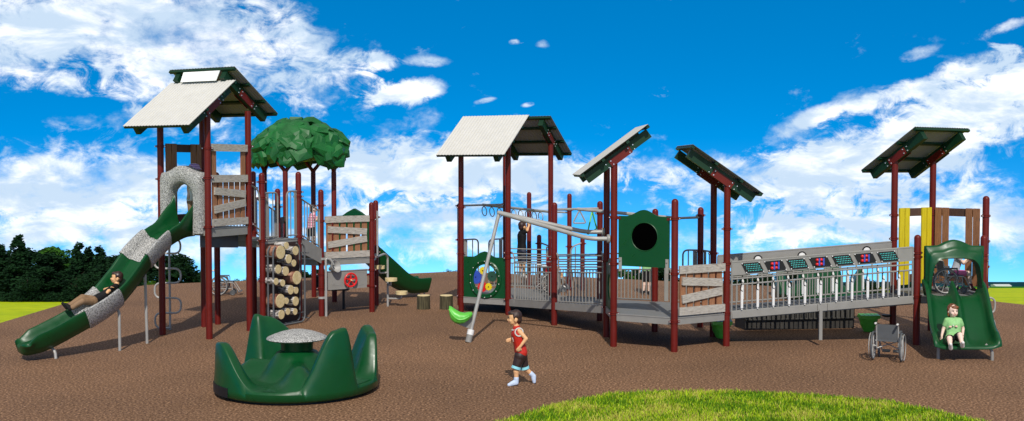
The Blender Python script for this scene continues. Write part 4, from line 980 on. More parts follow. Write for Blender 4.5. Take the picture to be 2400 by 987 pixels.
op2, ip2 = up5(op), up5(ip)
rg = []
for o_, i_ in zip(op2, ip2):
    f = lambda k, y: V3((xm + o_.x * (1 - k) + i_.x * k, yh + y, o_.y * (1 - k) + i_.y * k))
    rg.append([f(0, .04), f(0, -.02), f(.12, -.05), f(.30, -.055), f(.42, -.10), f(.55, -.13), (f(.8, -.13)), f(.95, -.16), f(1, -.10), f(1, .04)])
b.loft(rg); b.build('hood', 'green', t, ang=80)
for x, y in ((7.46, 19.05), (8.33, 18.88)):
    b = MB(); b.tube(bend([(x, y, 0), (x, y, .18), (x + (.1 if x < 8 else -.1), y + .05, .27)], .1, 5), .028, 9); b.build('support_leg', 'grey', t)
# ------------------------------------------------------------------ overhead rings, trapeze
t = thing('overhead_ring_ladder', 'overhead grey ladder of hanging rings behind the middle tower', 'ring ladder', (.1, 28.5, 0))
K1 = (.475, 30.4); K2 = (1.57, 29.9)
post(t, K1, 2.68, (2.2,)); post(t, K2, 2.65, (2.2, 1.2))
s0 = (l3(F, 2.43) + l3(EE, 2.45)) / 2; s1 = (l3(K1, 2.16) + l3(K2, 2.13)) / 2 + V3((0, 0, 0))
b = MB(); b.tube([l3(F, 2.43), l3(EE, 2.44)], .024, 8); b.tube([l3(K1, 2.16), l3(K2, 2.13)], .024, 8); b.tube([s0, s1], .034, 9); b.build('beam', 'steel', t)
for k in range(9):
    q = s0.lerp(s1, .02 + k * .105); b = MB(); dd = (s1 - s0).normalized(); b.ring(q - V3((0, 0, .155)), V3((.75, .45, .1)), .115, .012, 22, 6); b.build('ring', 'steel', t)
t = thing('trapeze_ladder', 'overhead grey trapeze rail with triangle handles above the short ramp', 'trapeze ladder', (2.4, 23.2, 0))
s0 = (l3(C, 2.46) + l3(C2, 2.46)) / 2; s1 = (l3(W5, 2.3) + l3(W7, 2.3)) / 2
b = MB(); b.tube([l3(C, 2.46), l3(C2, 2.46)], .026, 8); b.tube([l3(W5, 2.3), l3(W7, 2.31)], .026, 8); b.tube([s0, s1], .036, 9); b.build('rail', 'steel', t)
def tri(k, mat, ang, sc=1.0, drop=0.0, tilt=0.0):
    q = s0.lerp(s1, k); a = V3((math.cos(ang), math.sin(ang), tilt)); b = MB(); P = [q - V3((0, 0, .02)), q + a * .145 * sc - V3((0, 0, .30 * sc + drop)), q - a * .145 * sc - V3((0, 0, .30 * sc + drop))]
    m = (P[0] + P[1]) / 2; b.tube(bend([m, P[1], P[2], P[0], m], .05, 4), .016, 7); return b.build('triangle_handle', mat, t)
tri(.02, 'steel', .1); tri(.15, 'lime', .9, 1.25, .08, .3); tri(.52, 'lime', 1.3, 1.1); tri(.72, 'lime', .4, 1.0)
# short far posts with loops
t = thing('rear_entry_gate', 'pair of short maroon domed posts with looped grips behind the middle deck', 'gate posts', (1.3, 29.9, 0))
for p, z, s in (((.745, 30.0), 1.52, 1), ((1.93, 29.9), 1.45, -1)):
    post(t, p, z, (1.28,)); q = V3((p[0], p[1], 0)); b = MB(); b.tube(bend([q + V3((s * .04, -.06, 1.3)), q + V3((s * .32, -.1, 1.2)), q + V3((s * .36, -.1, .3))], .16, 6), .022, 8); b.tube([q + V3((s * .2, -.1, .3)), q + V3((s * .2, -.1, 1.2))], .014, 6); b.build('grip_loop', 'grey', t)
# ------------------------------------------------------------------ swinging seat
t = thing('swing_seat_arm', 'long leaning grey pole with a lime green moulded seat near its foot', 'swing seat', (-.835, 20.89, 0))
foot = V3((-.84, 20.89, 0)); apex = V3((-.255, 21.35, 2.45)); d = (apex - foot).normalized()
b = MB(); b.tube([foot, foot + d * .23], .062, 14); b.build('foot_sleeve', 'grey', t)
b = MB(); b.tube([foot + d * .20, apex], .036, 12); b.build('pole', 'steel', t)
b = MB(); b.tube([foot + d * .145, foot + d * .245], .066, 14); b.build('white_band', 'white', t)
for end in (V3((1.80, 20.36, 2.02)), V3((1.80, 21.53, 2.08))):
    st = V3((-.27, 21.0, 2.47)) if end.y < 21 else V3((-.26, 21.62, 2.47)); 
    b = MB(); kx = end - V3((.36, 0, .0)); b.tube(bend([V3((-.27, 21.35, 2.47)), kx, end], .18, 5), .042, 12); o = b.build('arm', 'steel', t)
    b = MB(); b.lathe([(.078, -.01), (.085, .01), (.085, .04), (.07, .05)], end - V3((.02, 0, 0)), (1, 0, 0), 18); b.build('flange', 'grey', o)
b = MB(); b.prism([foot + d * .25 + V3((0, -.02, 0)), foot + d * .60 + V3((0, -.02, 0)), foot + V3((-.10, -.02, .42)), foot + V3((-.25, -.02, .37))], (0, .04, 0)); b.build('gusset', 'grey', t)
sb = MB(); sc_ = foot + V3((-.13, -.02, .50))
# scooped seat: high back lip at the left, low nose at the right
ring_ = []
for i, (x, zt, zb, hw) in enumerate([(-.235, .195, .13, .05), (-.225, .20, .03, .10), (-.19, .19, -.07, .13), (-.12, .14, -.13, .155), (-.03, .085, -.145, .16), (.06, .07, -.13, .155), (.13, .085, -.08, .13), (.195, .085, -.01, .09), (.215, .06, .03, .05)]):
    P = []
    for a in range(14):
        q = 2 * PI * a / 14; y = math.cos(q) * hw; z = (zt if math.sin(q) > 0 else zb) * 1.0; zz2 = (zt + zb) / 2 + (zt - zb) / 2 * (1 if math.sin(q) > 0 else -1) * abs(math.sin(q)) ** .6
        P.append(sc_ + V3((x, y, zz2)))
    ring_.append(P)
sb.loft(ring_); so_ = sb.build('seat', 'lime', t, ang=80)
b = MB(); b.tube(catmull([sc_ + V3((x, -hw * .92, z)) for x, z, hw in ((-.23, .15, .10), (-.15, .03, .15), (-.05, -.04, .165), (.06, -.035, .16), (.15, .01, .115))], 5), .018, 7); b.build('seat_ridge', 'lime', so_)
# ------------------------------------------------------------------ lime drum stools
for i, (g, h) in enumerate((((7.285, 22.271), .36), ((4.112, 21.420), .33))):
    t = thing('leaf_stool', ('lime green tiered leaf stool between the long ramp and the empty wheelchair' if i == 0 else 'lime green tiered leaf stool half hidden behind the post at the low ramp end'), 'stool', (g[0], g[1], 0), 'lime leaf stools')
    b = MB(); 
    for k, (z0, z1, r0, r1) in enumerate(((.0, .10, .09, .13), (.08, .20, .13, .165), (.18, .28, .155, .185))):
        rg = []
        for z, r in ((z0, r0), (z0 + (z1 - z0) * .6, r1 * .98), (z1, r1), (z1 + .005, r1 * .8)): rg.append([V3((g[0] + r * (1 + .05 * math.sin(6 * a + k)) * math.cos(a), g[1] + r * math.sin(a), z)) for a in [2 * PI * j / 30 for j in range(30)]])
        b.loft(rg)
    b.build('base', 'lime', t, ang=50)
    b = MB()
    for k in range(5): b.beam((g[0] - .16 + .08 * k, g[1] - .15, .315), (g[0] - .13 + .08 * k, g[1] + .15, .325), .07, .055)
    b.box((g[0], g[1], .30), (.37, .30, .05)); b.build('slatted_top', 'lime', t)
# ------------------------------------------------------------------ dark timber bench under the ramp
t = thing('timber_bench', 'long dark slatted timber bench box in the shade under the long ramp', 'bench', (5.95, 22.6, 0))
b = MB(); q0 = V3((4.80, 22.42, 0)); q1 = V3((7.15, 22.78, 0)); d = (q1 - q0).normalized(); nb = V3((-d.y, d.x, 0))
b.prism([q0, q1, q1 + nb * .6, q0 + nb * .6], (0, 0, .21)); b.build('plinth', 'darkwood', t)
for k in range(22):
    u = q0.lerp(q1, (k + .5) / 22) - nb * .03; b = MB(); b.beam(u + V3((0, 0, .215)), u + V3((0, 0, .40)), .085, .04, nb); b.build('upright_slat', 'darkslat', t)
b = MB(); b.prism([q0 - nb * .0 + V3((0, 0, .214)), q1 + V3((0, 0, .214)), q1 + nb * .55 + V3((0, 0, .214)), q0 + nb * .55 + V3((0, 0, .214))], (0, 0, .165)); b.build('seat_box', 'darkwood', t)
b = MB(); b.beam(q0 - nb * .035 + V3((0, 0, .225)), q1 - nb * .035 + V3((0, 0, .225)), .06, .02); b.build('ledge', 'darkslat', t)
# ------------------------------------------------------------------ spinners
def spinner(name, label, loc, scale=1.0, rz=0.0, top=True):
    t = thing(name, label, 'merry-go-round', loc, None, rz)
    def prof(th, keys):
        for (a0, h0), (a1, h1) in zip(keys, keys[1:]):
            if a0 <= th <= a1:
                u = (th - a0) / max(1e-6, a1 - a0); u = u * u * (3 - 2 * u); return h0 + (h1 - h0) * u
        return .0
    segs = [[(280, .2), (309, 1.02), (317, 1.05), (328, .2)],
            [(-10, .2), (12, .82), (30, .90), (58, .2)],
            [(72, .2), (127, .99), (135, 1.04), (147, .2)],
            [(184, .2), (203, .79), (214, .81), (252, .2)]]
    def rimh(dg):
        h = .2
        for k in segs:
            for o in (-360, 0, 360): h = max(h, prof(dg + o, k))
        return h
    rid = [(283, .30), (160, .24), (65, .24)]
    def zf(r, dg):
        f = .19
        z = f
        if r < .62:
            u = max(0, min(1, (.60 - r) / .36)); z = f + .42 * (u ** 2) * (3 - 2 * u)
        for a, hh in rid:
            da = math.radians((dg - a + 180) % 360 - 180); w_ = da * max(r, .3) / .22
            if .2 < r < 1.19: z = max(z, f + hh * math.exp(-w_ * w_) * (1 if r < .8 else max(0, (1.19 - r) / .39)))
        hr = rimh(dg)
        if hr > .2:
            u = max(0, min(1, (r - .76) / .33)); u = u * u * (3 - 2 * u); z = max(z, f + (hr - f) * u ** 1.15)
        return z
    N = 220; rs = [.001, .16, .24, .30, .36, .42, .48, .55, .63, .72, .80, .87, .91, .95, .99, 1.03, 1.06, 1.09, 1.115, 1.14, 1.16]
    rings = []
    for r in rs: rings.append([V3((r * math.cos(2 * PI * k / N), r * math.sin(2 * PI * k / N), zf(r, 360 * k / N))) for k in range(N)])
    base = rings[-1]
    for dr, q in ((.018, .985), (.028, .955)):
        rings.append([V3((p.x * (1.16 + dr) / 1.16, p.y * (1.16 + dr) / 1.16, .05 + (p.z - .05) * q)) for p in base])
    rings.append([V3((p.x * 1.20 / 1.16, p.y * 1.20 / 1.16, .05 + (p.z - .05) * .5)) for p in base])
    rings.append([V3((p.x * 1.215 / 1.16, p.y * 1.215 / 1.16, .16)) for p in base]); rings.append([V3((p.x * 1.21 / 1.16, p.y * 1.21 / 1.16, .07)) for p in base]); rings.append([V3((p.x * 1.15 / 1.16, p.y * 1.15 / 1.16, .03)) for p in base])
    b = MB(); b.loft(rings); bo = b.build('bowl', 'green', t, ang=75, local=True)
    b = MB(); b.lathe([(1.1, 0), (1.1, .032)], (0, 0, 0), (0, 0, 1), 40); b.build('turntable', 'black', t, local=True)
    if top:
        b = MB(); b.lathe([(.22, .5), (.235, .60), (.245, .775)], (0, 0, 0), (0, 0, 1), 30); b.build('pedestal', 'green', t, local=True)
        b = MB(); b.lathe([(.30, .758), (.43, .765), (.452, .782), (.44, .80), (.36, .835), (.25, .875), (.12, .905), (.01, .912)], (0, 0, 0), (0, 0, 1), 44); b.build('table_top', 'stone', t, local=True)
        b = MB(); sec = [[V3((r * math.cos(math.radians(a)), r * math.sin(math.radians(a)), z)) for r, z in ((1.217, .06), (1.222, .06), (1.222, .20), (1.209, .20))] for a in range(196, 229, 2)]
        b.loft(sec); b.build('shade_patch', 'black', t, local=True)  # thin black plate added to stand in for a dark shading patch
        for a0, a1 in ((256, 282), (330, 350)):
            b = MB(); rg = [[V3((r * math.cos(math.radians(a)), r * math.sin(math.radians(a)), .196)) for r in (.62, .75, .9, 1.08, 1.14)] for a in range(a0, a1 + 1, 2)]
            vs = [p for q in rg for p in q]; b.add(vs, [[i * 5 + j, i * 5 + j + 1, i * 5 + j + 6, i * 5 + j + 5] for i in range(len(rg) - 1) for j in range(4)]); b.build('tread', 'tread', t, local=True)
    if top:
        for a, z in ((22, .80), (208, .71)):
            b = MB(); c = V3((1.135 * math.cos(math.radians(a)), 1.135 * math.sin(math.radians(a)), z)); b.ring(c, (math.cos(math.radians(a)), math.sin(math.radians(a)), .1), .045, .014, 20, 6); o = b.build('grip_hole', 'green', t, local=True)
            b = MB(); b.lathe([(.036, -.045), (.036, .045)], c, (math.cos(math.radians(a)), math.sin(math.radians(a)), 0), 16); b.build('hole_core', 'void', t, local=True)
    t.scale = (scale,) * 3
    return t
M['tread'] = pm('green tread', [(.42, (.003, .05, .015)), (.58, (.008, .085, .03))], 60, .4, 1, bmp=.8)
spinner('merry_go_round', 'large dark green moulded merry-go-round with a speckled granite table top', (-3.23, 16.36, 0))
spinner('green_spinner', 'smaller dark green moulded spinner bowl seen behind the long ramp rails', (7.95, 28.2, -.0), .92, 2.5, False)

# ------------------------------------------------------------------ wheelchairs (built facing +y)
def wheelchair(label, loc, rz, grp='wheelchairs around the playground'):
    t = thing('wheelchair', label, 'wheelchair', loc, grp, rz); R_ = .25
    for s in (-1, 1):
        x = s * .235; b = MB(); b.ring((x, 0, R_), (1, 0, 0), R_ - .017, .017, 36, 8); w_ = b.build('wheel', 'tyre', t, local=True)
        b = MB(); b.ring((x, 0, R_), (1, 0, 0), R_ - .036, .008, 36, 6); b.lathe([(.025, -.025), (.025, .025)], (x, 0, R_), (1, 0, 0), 12)
        for k in range(10): a = 2 * PI * k / 10; b.tube([(x, .02 * math.cos(a), R_ + .02 * math.sin(a)), (x, (R_ - .035) * math.cos(a), R_ + (R_ - .035) * math.sin(a))], .006, 5)
        b.build('spokes', 'steel', w_, local=True)
        b = MB(); b.ring((x + s * .04, 0, R_), (1, 0, 0), R_ - .03, .008, 36, 6); b.build('hand_rim', 'steel', w_, local=True)
        b = MB(); b.ring((s * .19, .36, .075), (1, 0, 0), .06, .015, 20, 6); b.lathe([(.045, -.01), (.045, .01)], (s * .19, .36, .075), (1, 0, 0), 12); b.build('caster', 'tyre', t, local=True)
        b = MB(); b.tube(bend([(s * .18, -.13, .655), (s * .18, -.03, .64), (s * .18, .02, .34), (s * .18, .04, .18), (s * .18, .33, .18)], .05), .013, 7)
        b.tube(bend([(s * .19, .0, .345), (s * .19, .36, .335), (s * .19, .40, .30), (s * .16, .52, .10)], .04), .012, 7); b.tube([(s * .18, .34, .33), (s * .18, .36, .09)], .011, 6); b.tube([(s * .18, 0, .25), (s * .235, 0, .25)], .012, 6)
        b.build('frame_side', 'steel', t, local=True)
        b = MB(); b.beam((s * .195, .0, .49), (s * .195, .24, .49), .035, .03); b.tube(bend([(s * .195, .22, .48), (s * .195, .25, .46), (s * .195, .25, .34)], .03), .010, 6); b.build('armrest', 'tyre', t, local=True)
        b = MB(); b.cap((s * .18, -.15, .655), (s * .18, -.07, .652), .02, .018); b.build('push_grip', 'trim', t, local=True)
        b = MB(); b.box((s * .09, .54, .09), (.13, .10, .012), Matrix.Rotation(.3, 3, 'X')); b.build('footplate', 'tyre', t, local=True)
    b = MB(); b.prism([(-.175, -.015, .63), (.175, -.015, .63), (.175, .025, .36), (-.175, .025, .36)], (0, -.012, -.002)); b.build('backrest', 'seatcloth', t, local=True)
    b = MB(); b.box((0, .19, .345), (.34, .36, .03)); b.build('seat', 'seatcloth', t, local=True)
    b = MB(); b.tube([(-.18, .08, .2), (.18, .22, .33)], .010, 6); b.tube([(.18, .08, .2), (-.18, .22, .33)], .010, 6); b.build('cross_brace', 'steel', t, local=True)
    return t
g = (6.497, 18.828)
wc = wheelchair('empty grey wheelchair with its back turned at the foot of the double slide', (g[0], g[1] + .02, 0), math.radians(-27))
def wc_copy(label, loc, rz):
    c = copy_tree(wc); c.location = vec(loc); c.rotation_euler = (0, 0, rz); c['label'] = label; return c
g2 = (-7.732, 28.726)
wc_copy('grey wheelchair standing empty behind the legs of the left tower', (g2[0], g2[1] + .1, 0), math.radians(-82))
wc_copy('wheelchair on the right tower deck carrying a child in pink shorts', (8.30, 21.12, .922), math.radians(-90))
wc_copy('wheelchair on the middle deck carrying a child in a red shirt', (.82, 26.15, .362), math.radians(-70))

# ------------------------------------------------------------------ people
def hand(b, wr, tip, side, s):
    wr, tip = V3(wr), V3(tip); d = (tip - wr).normalized(); sd = V3(side); sd = (sd - d * sd.dot(d)).normalized(); n = d.cross(sd)
    L = (tip - wr).length; pl = L * .52
    for k in (-1, 0, 1): b.cap(wr + sd * (k * .008 * s), wr + d * pl + sd * (k * .016 * s), .014 * s, .013 * s, 8)
    for k, ln in enumerate((.42, .50, .47, .36)):
        o = sd * ((k - 1.5) * .0135 * s); m = wr + d * (pl + L * ln * .55) + o * 1.15; b.cap(wr + d * pl * .9 + o, m, .0085 * s, .0078 * s, 7); b.cap(m, m + (d * .8 + n * .55).normalized() * L * ln * .5, .0078 * s, .0068 * s, 7)
    th = wr + d * pl * .35 + sd * (-.022 * s); m = th + (d * .6 - sd * .8).normalized() * L * .26; b.cap(th, m, .010 * s, .009 * s, 7); b.cap(m, m + (d * .95 - sd * .2 + n * .3).normalized() * L * .24, .009 * s, .007 * s, 7)
def person(label, J, s=1.0, skin='skin', hair='hairdark', shirt='teegreen', pants='blackcloth', shoe='sneaker', sleeve=.45, pleg=.9, face=(0, -1, 0), up=(0, 0, 1), hem=None, sock=None, longhair=False, torso=1.0, tank=False, hat=None, body_up=None, foot_up=(0, 0, 1)):
    J = {k: V3(v) for k, v in J.items()}
    t = thing('person', label, 'person', (J['pel'].x, J['pel'].y, min(J[k].z for k in J)))
    f = V3(face).normalized(); u = V3(up); u = (u - f * u.dot(f)).normalized(); l = u.cross(f)        # l = the person's left
    h = J['head']; R3 = Matrix((l, f, u)).transposed()
    b = MB()
    b.ell(h + u * .012 * s - f * .008 * s, (.078 * s, .097 * s, .098 * s), R3); b.ell(h - u * .045 * s + f * .028 * s, (.058 * s, .06 * s, .06 * s), R3); b.ell(h - u * .078 * s + f * .05 * s, (.026 * s, .026 * s, .022 * s), R3)
    b.cap(h + f * .082 * s - u * .004 * s, h + f * .097 * s - u * .03 * s, .009 * s, .012 * s, 8)
    for q in (-1, 1):
        b.ell(h + l * (.077 * s * q) - f * .012 * s - u * .022 * s, (.014 * s, .024 * s, .034 * s), R3, 10, 7); b.ell(h + l * (.035 * s * q) + f * .055 * s - u * .035 * s, (.026 * s, .03 * s, .026 * s), R3, 10, 7)
    b.cap(J['neck'], h - u * .06 * s - f * .018 * s, .043 * s, .041 * s)
    ch, pe, nk = J['chest'], J['pel'], J['neck']; bx = (J['shL'] - J['shR']).normalized()
    def trunk(b, k):
        for q in (-1, 0, 1):
            b.cap(ch + bx * (q * .052 * s), pe.lerp(ch, .45) + bx * (q * .042 * s), .074 * s * k, .070 * s * k); b.cap(pe.lerp(ch, .45) + bx * (q * .04 * s), pe + bx * (q * .045 * s), .070 * s * k, .078 * s * k)
        b.cap(J['shL'] - bx * .02 * s, J['shR'] + bx * .02 * s, .046 * s * k, .046 * s * k); b.cap(nk, ch, .05 * s * k, .08 * s * k)
    trunk(b, 1.0)
    for q in 'LR':
        b.cap(J['sh' + q], J['el' + q], .036 * s, .028 * s); b.cap(J['el' + q], J['wr' + q], .029 * s, .020 * s)
        hand(b, J['wr' + q], J['tip' + q], f if abs((J['tip' + q] - J['wr' + q]).normalized().dot(f)) < .8 else u, s)
        b.cap(J['hip' + q], J['kn' + q], .064 * s, .046 * s); b.cap(J['kn' + q], J['an' + q], .044 * s, .029 * s); b.cap(J['kn' + q].lerp(J['an' + q], .28) , J['kn' + q].lerp(J['an' + q], .4), .046 * s, .040 * s)
        b.cap(J['an' + q], J['toe' + q], .028 * s, .022 * s)
    b.fuse('body', skin, t, .0075 * s, 3)
    # shirt
    b = MB(); trunk(b, 1.12)
    if sleeve > 0:
        for q in 'LR': b.cap(J['sh' + q], J['sh' + q].lerp(J['el' + q], sleeve), .047 * s, .043 * s)
    if hem is not None: 
        for q in (-1, 0, 1): b.cap(pe + bx * (q * .045 * s), V3(hem) + bx * (q * .05 * s), .088 * s, .094 * s)
    b.fuse('shirt', shirt, t, .008 * s, 3)
    if tank:
        for q in 'LR':
            b = MB(); sg = 1 if q == 'L' else -1; b.ring(J['sh' + q] + bx * (.022 * s * sg) - V3((0, 0, .022 * s)), bx, .056 * s, .010 * s, 22, 6); b.build('armhole_trim', 'trim', t)
        b = MB(); b.ring(nk - V3((0, 0, .012)) + f * .01, (f * .3 + V3((0, 0, 1))), .060 * s, .009 * s, 22, 6); b.build('neck_trim', 'trim', t)
    b = MB()
    for q in 'LR':
        b.cap(J['hip' + q] , J['hip' + q].lerp(J['kn' + q], min(1, pleg)), .080 * s, (.068 if pleg <= 1 else .06) * s)
        if pleg > 1: b.cap(J['kn' + q], J['kn' + q].lerp(J['an' + q], pleg - 1), .059 * s, .048 * s)
    b.cap(J['hipL'], J['hipR'], .086 * s, .086 * s); b.cap(pe, (J['hipL'] + J['hipR']) / 2, .086 * s, .082 * s)
    pn = b.fuse('trousers' if pleg > 1 else 'shorts', pants, t, .008 * s, 3)
    if sock == 'sock':
        for q in 'LR':
            b = MB(); k = J['hip' + q].lerp(J['kn' + q], pleg); d = (J['kn' + q] - J['hip' + q]).normalized(); b.lathe([(.058 * s, -.020 * s), (.069 * s, -.018 * s), (.071 * s, .018 * s), (.056 * s, .021 * s)], k + d * .03 * s, d, 18); b.build('hem_band', 'aqua', pn)
    for q in 'LR':
        b = MB(); an, to = J['an' + q], J['toe' + q]; d = (to - an); fu = V3(foot_up); bk = an - d.normalized() * .02 * s
        sole = (J['kn' + q] - an).normalized() * -.03 * s
        heel = an + sole * .9
        b.cap(heel, to, .034 * s, .026 * s); b.cap(an + sole * .1, to.lerp(an, .3), .035 * s, .030 * s); b.cap(an - sole * .3, an + sole * .6, .034 * s, .036 * s)
        if sock: b.cap(an, an.lerp(J['kn' + q], .22), .036 * s, .038 * s)
        b.fuse('shoe', shoe, t, .007 * s, 3)
    if hat:
        b = MB(); b.lathe([(.135 * s, -.01), (.14 * s, .0), (.11 * s, .02), (.105 * s, .06 * s), (.08 * s, .095 * s), (.03 * s, .112 * s)], h + u * .035 * s, u, 26); b.build('hat', hat, t, ang=70)
    b = MB(); c = h + u * .030 * s - f * .022 * s
    b.ell(c, (.084 * s, .090 * s, .088 * s), R3); b.ell(h - f * .055 * s - u * .02 * s, (.070 * s, .052 * s, .075 * s), R3)
    if longhair:
        for q in (-1, 1): b.cap(h + l * (.074 * s * q) + u * .03 * s - f * .01 * s, h + l * (.072 * s * q) - u * .085 * s - f * .005 * s, .022 * s, .014 * s)
        b.cap(h - f * .05 * s, h - f * .06 * s - u * .09 * s, .06 * s, .05 * s); b.ell(h + u * .062 * s + f * .055 * s + l * .015 * s, (.064 * s, .036 * s, .032 * s), R3)
    else:
        b.ell(h + u * .070 * s + f * .04 * s, (.066 * s, .052 * s, .034 * s), R3); 
        for q in (-1, 1): b.cap(h + l * (.078 * s * q) + u * .03 * s + f * .005 * s, h + l * (.079 * s * q) - u * .012 * s + f * .012 * s, .016 * s, .008 * s)
    b.fuse('hair', hair, t, .007 * s, 2)
    for q in (-1, 1):
        b = MB(); b.ell(h + l * (.031 * s * q) + f * .083 * s + u * .004 * s, (.009 * s, .007 * s, .0075 * s), R3, 10, 6); e_ = b.build('eye', 'eye', t)
        b = MB(); b.cap(h + l * (.018 * s * q) + f * .090 * s + u * .026 * s, h + l * (.046 * s * q) + f * .078 * s + u * .027 * s, .0025 * s, .0025 * s, 6); b.build('eyebrow', hair, t)
    b = MB(); b.cap(h + l * .018 * s + f * .084 * s - u * .056 * s, h - l * .018 * s + f * .084 * s - u * .056 * s, .006 * s, .006 * s, 6); b.build('mouth', 'lip', t)
    return t
# running boy
rb = person('boy in a red sleeveless jersey and dark shorts running left across the mulch', dict(
    head=(0.039, 16.700, 1.039), neck=(0.072, 16.700, 0.881), chest=(0.079, 16.700, 0.789), pel=(0.138, 16.720, 0.503),
    shL=(0.104, 16.590, 0.858), elL=(0.214, 16.560, 0.738), wrL=(0.123, 16.560, 0.614), tipL=(0.078, 16.570, 0.541),
    shR=(0.066, 16.830, 0.829), elR=(0.092, 16.860, 0.679), wrR=(0.000, 16.850, 0.693), tipR=(-0.092, 16.840, 0.655),
    hipL=(0.124, 16.660, 0.460), knL=(0.065, 16.640, 0.280), anL=(0.065, 16.640, 0.076), toeL=(-0.046, 16.630, 0.019),
    hipR=(0.151, 16.780, 0.440), knR=(0.191, 16.800, 0.251), anR=(0.317, 16.820, 0.134), toeR=(0.343, 16.820, 0.028)),
    1.08, 'skin', 'hairdark', 'jersey', 'shortsbrown', 'sock', 0, .82, (-1, -.06, -.02), (.05, 0, 1), None, 'sock', tank=True)
b = MB(); j0 = V3((0.007, 16.660, 0.743)); b.beam(j0, j0 + V3((.02, 0, -.06)), .012, .05, (0, 1, 0)); b.build('jersey_print', 'trim', rb)
# boy on the wave slide
person('boy with dark hair lying back on the wave slide in tan trousers', dict(
    head=(-7.297, 20.150, 1.226), neck=(-7.297, 20.100, 1.073), chest=(-7.347, 20.020, 0.996), pel=(-7.579, 19.800, 0.842),
    shL=(-7.314, 19.930, 1.053), elL=(-7.344, 19.800, 0.990), wrL=(-7.357, 19.900, 1.033), tipL=(-7.316, 19.980, 1.063),
    shR=(-7.389, 20.200, 1.031), elR=(-7.483, 20.050, 1.016), wrR=(-7.341, 19.920, 1.054), tipR=(-7.264, 19.880, 1.082),
    hipL=(-7.572, 19.720, 0.845), knL=(-7.686, 19.500, 0.865), anL=(-7.829, 19.360, 0.760), toeL=(-7.915, 19.330, 0.833),
    hipR=(-7.625, 19.860, 0.843), knR=(-7.763, 19.700, 0.909), anR=(-7.939, 19.500, 0.765), toeR=(-8.021, 19.460, 0.831)),
    1.05, 'skin', 'hairdark', 'blackcloth', 'khaki', 'blackcloth', .35, 1.9, (-.93, -.30, .08), (.15, .1, 1)).location.z += .09
# girl on the double slide
gs = person('girl with auburn hair in a green tee sitting at the end of the double slide', dict(
    head=(7.732, 19.120, 0.837), neck=(7.741, 19.120, 0.687), chest=(7.735, 19.100, 0.599), pel=(7.730, 19.060, 0.365),
    shL=(7.850, 19.110, 0.666), elL=(7.916, 19.120, 0.521), wrL=(7.894, 19.080, 0.407), tipL=(7.863, 19.020, 0.349),
    shR=(7.625, 19.110, 0.666), elR=(7.572, 19.120, 0.514), wrR=(7.528, 19.080, 0.399), tipR=(7.506, 19.040, 0.331),
    hipL=(7.758, 19.020, 0.349), knL=(7.726, 18.780, 0.460), anL=(7.724, 18.680, 0.306), toeL=(7.696, 18.580, 0.359),
    hipR=(7.669, 19.020, 0.341), knR=(7.542, 18.780, 0.401), anR=(7.526, 18.680, 0.269), toeR=(7.486, 18.580, 0.329)),
    1.05, 'paleskin', 'hairauburn', 'teegreen', 'blackcloth', 'sneaker', .55, .75, (.06, -1, -.05), (0, 0, 1), (7.701, 18.990, 0.361), None, True)
for k, (dx, dz, w_) in enumerate(((-.05, 0, .028), (.055, .005, .026), (.0, .018, .014))):
    b = MB(); c = V3((7.691, 18.990, 0.570)) + V3((dx, -.0, dz)); b.ell(c, (w_, .02, .018), None, 10, 7); b.build('shirt_print', 'pinkprint' if k < 2 else 'trim', gs)
# girl in the wheelchair on the right deck
person('child in pale top and pink shorts seated in the right tower wheelchair', dict(
    head=(8.695, 21.120, 1.796), neck=(8.648, 21.120, 1.655), chest=(8.633, 21.120, 1.556), pel=(8.562, 21.120, 1.324),
    shL=(8.702, 21.270, 1.594), elL=(8.799, 21.280, 1.476), wrL=(8.865, 21.200, 1.533), tipL=(8.922, 21.180, 1.576),
    shR=(8.583, 20.980, 1.617), elR=(8.662, 20.950, 1.521), wrR=(8.747, 20.980, 1.609), tipR=(8.796, 21.000, 1.665),
    hipL=(8.607, 21.190, 1.293), knL=(8.860, 21.180, 1.302), anL=(8.922, 21.180, 1.020), toeL=(9.014, 21.180, 0.970),
    hipR=(8.551, 21.050, 1.306), knR=(8.814, 21.050, 1.314), anR=(8.851, 21.050, 1.034), toeR=(8.951, 21.050, 0.984)),
    .95, 'paleskin', 'hairdark', 'greytop', 'pinkshort', 'plum', .3, .62, (1, .15, 0), (0, 0, 1), None, 'plum')
# child at the rings
person('child in a black shirt and navy shorts reaching up to the hanging rings', dict(
    head=(0.267, 27.350, 1.894), neck=(0.256, 27.350, 1.777), chest=(0.246, 27.350, 1.659), pel=(0.246, 27.350, 1.317),
    shL=(0.204, 27.450, 1.717), elL=(0.344, 27.550, 1.765), wrL=(0.442, 27.600, 1.892), tipL=(0.452, 27.600, 1.978),
    shR=(0.298, 27.250, 1.729), elR=(0.382, 27.200, 1.796), wrR=(0.425, 27.250, 1.921), tipR=(0.426, 27.280, 2.004),
    hipL=(0.214, 27.420, 1.247), knL=(0.214, 27.400, 0.959), anL=(0.204, 27.420, 0.678), toeL=(0.257, 27.420, 0.602),
    hipR=(0.277, 27.280, 1.258), knR=(0.298, 27.260, 0.971), anR=(0.299, 27.280, 0.691), toeR=(0.352, 27.280, 0.616)),
    1.12, 'skin', 'hairdark', 'blackcloth', 'navy', 'sneaker', .6, .75, (.75, .66, .1), (0, 0, 1))
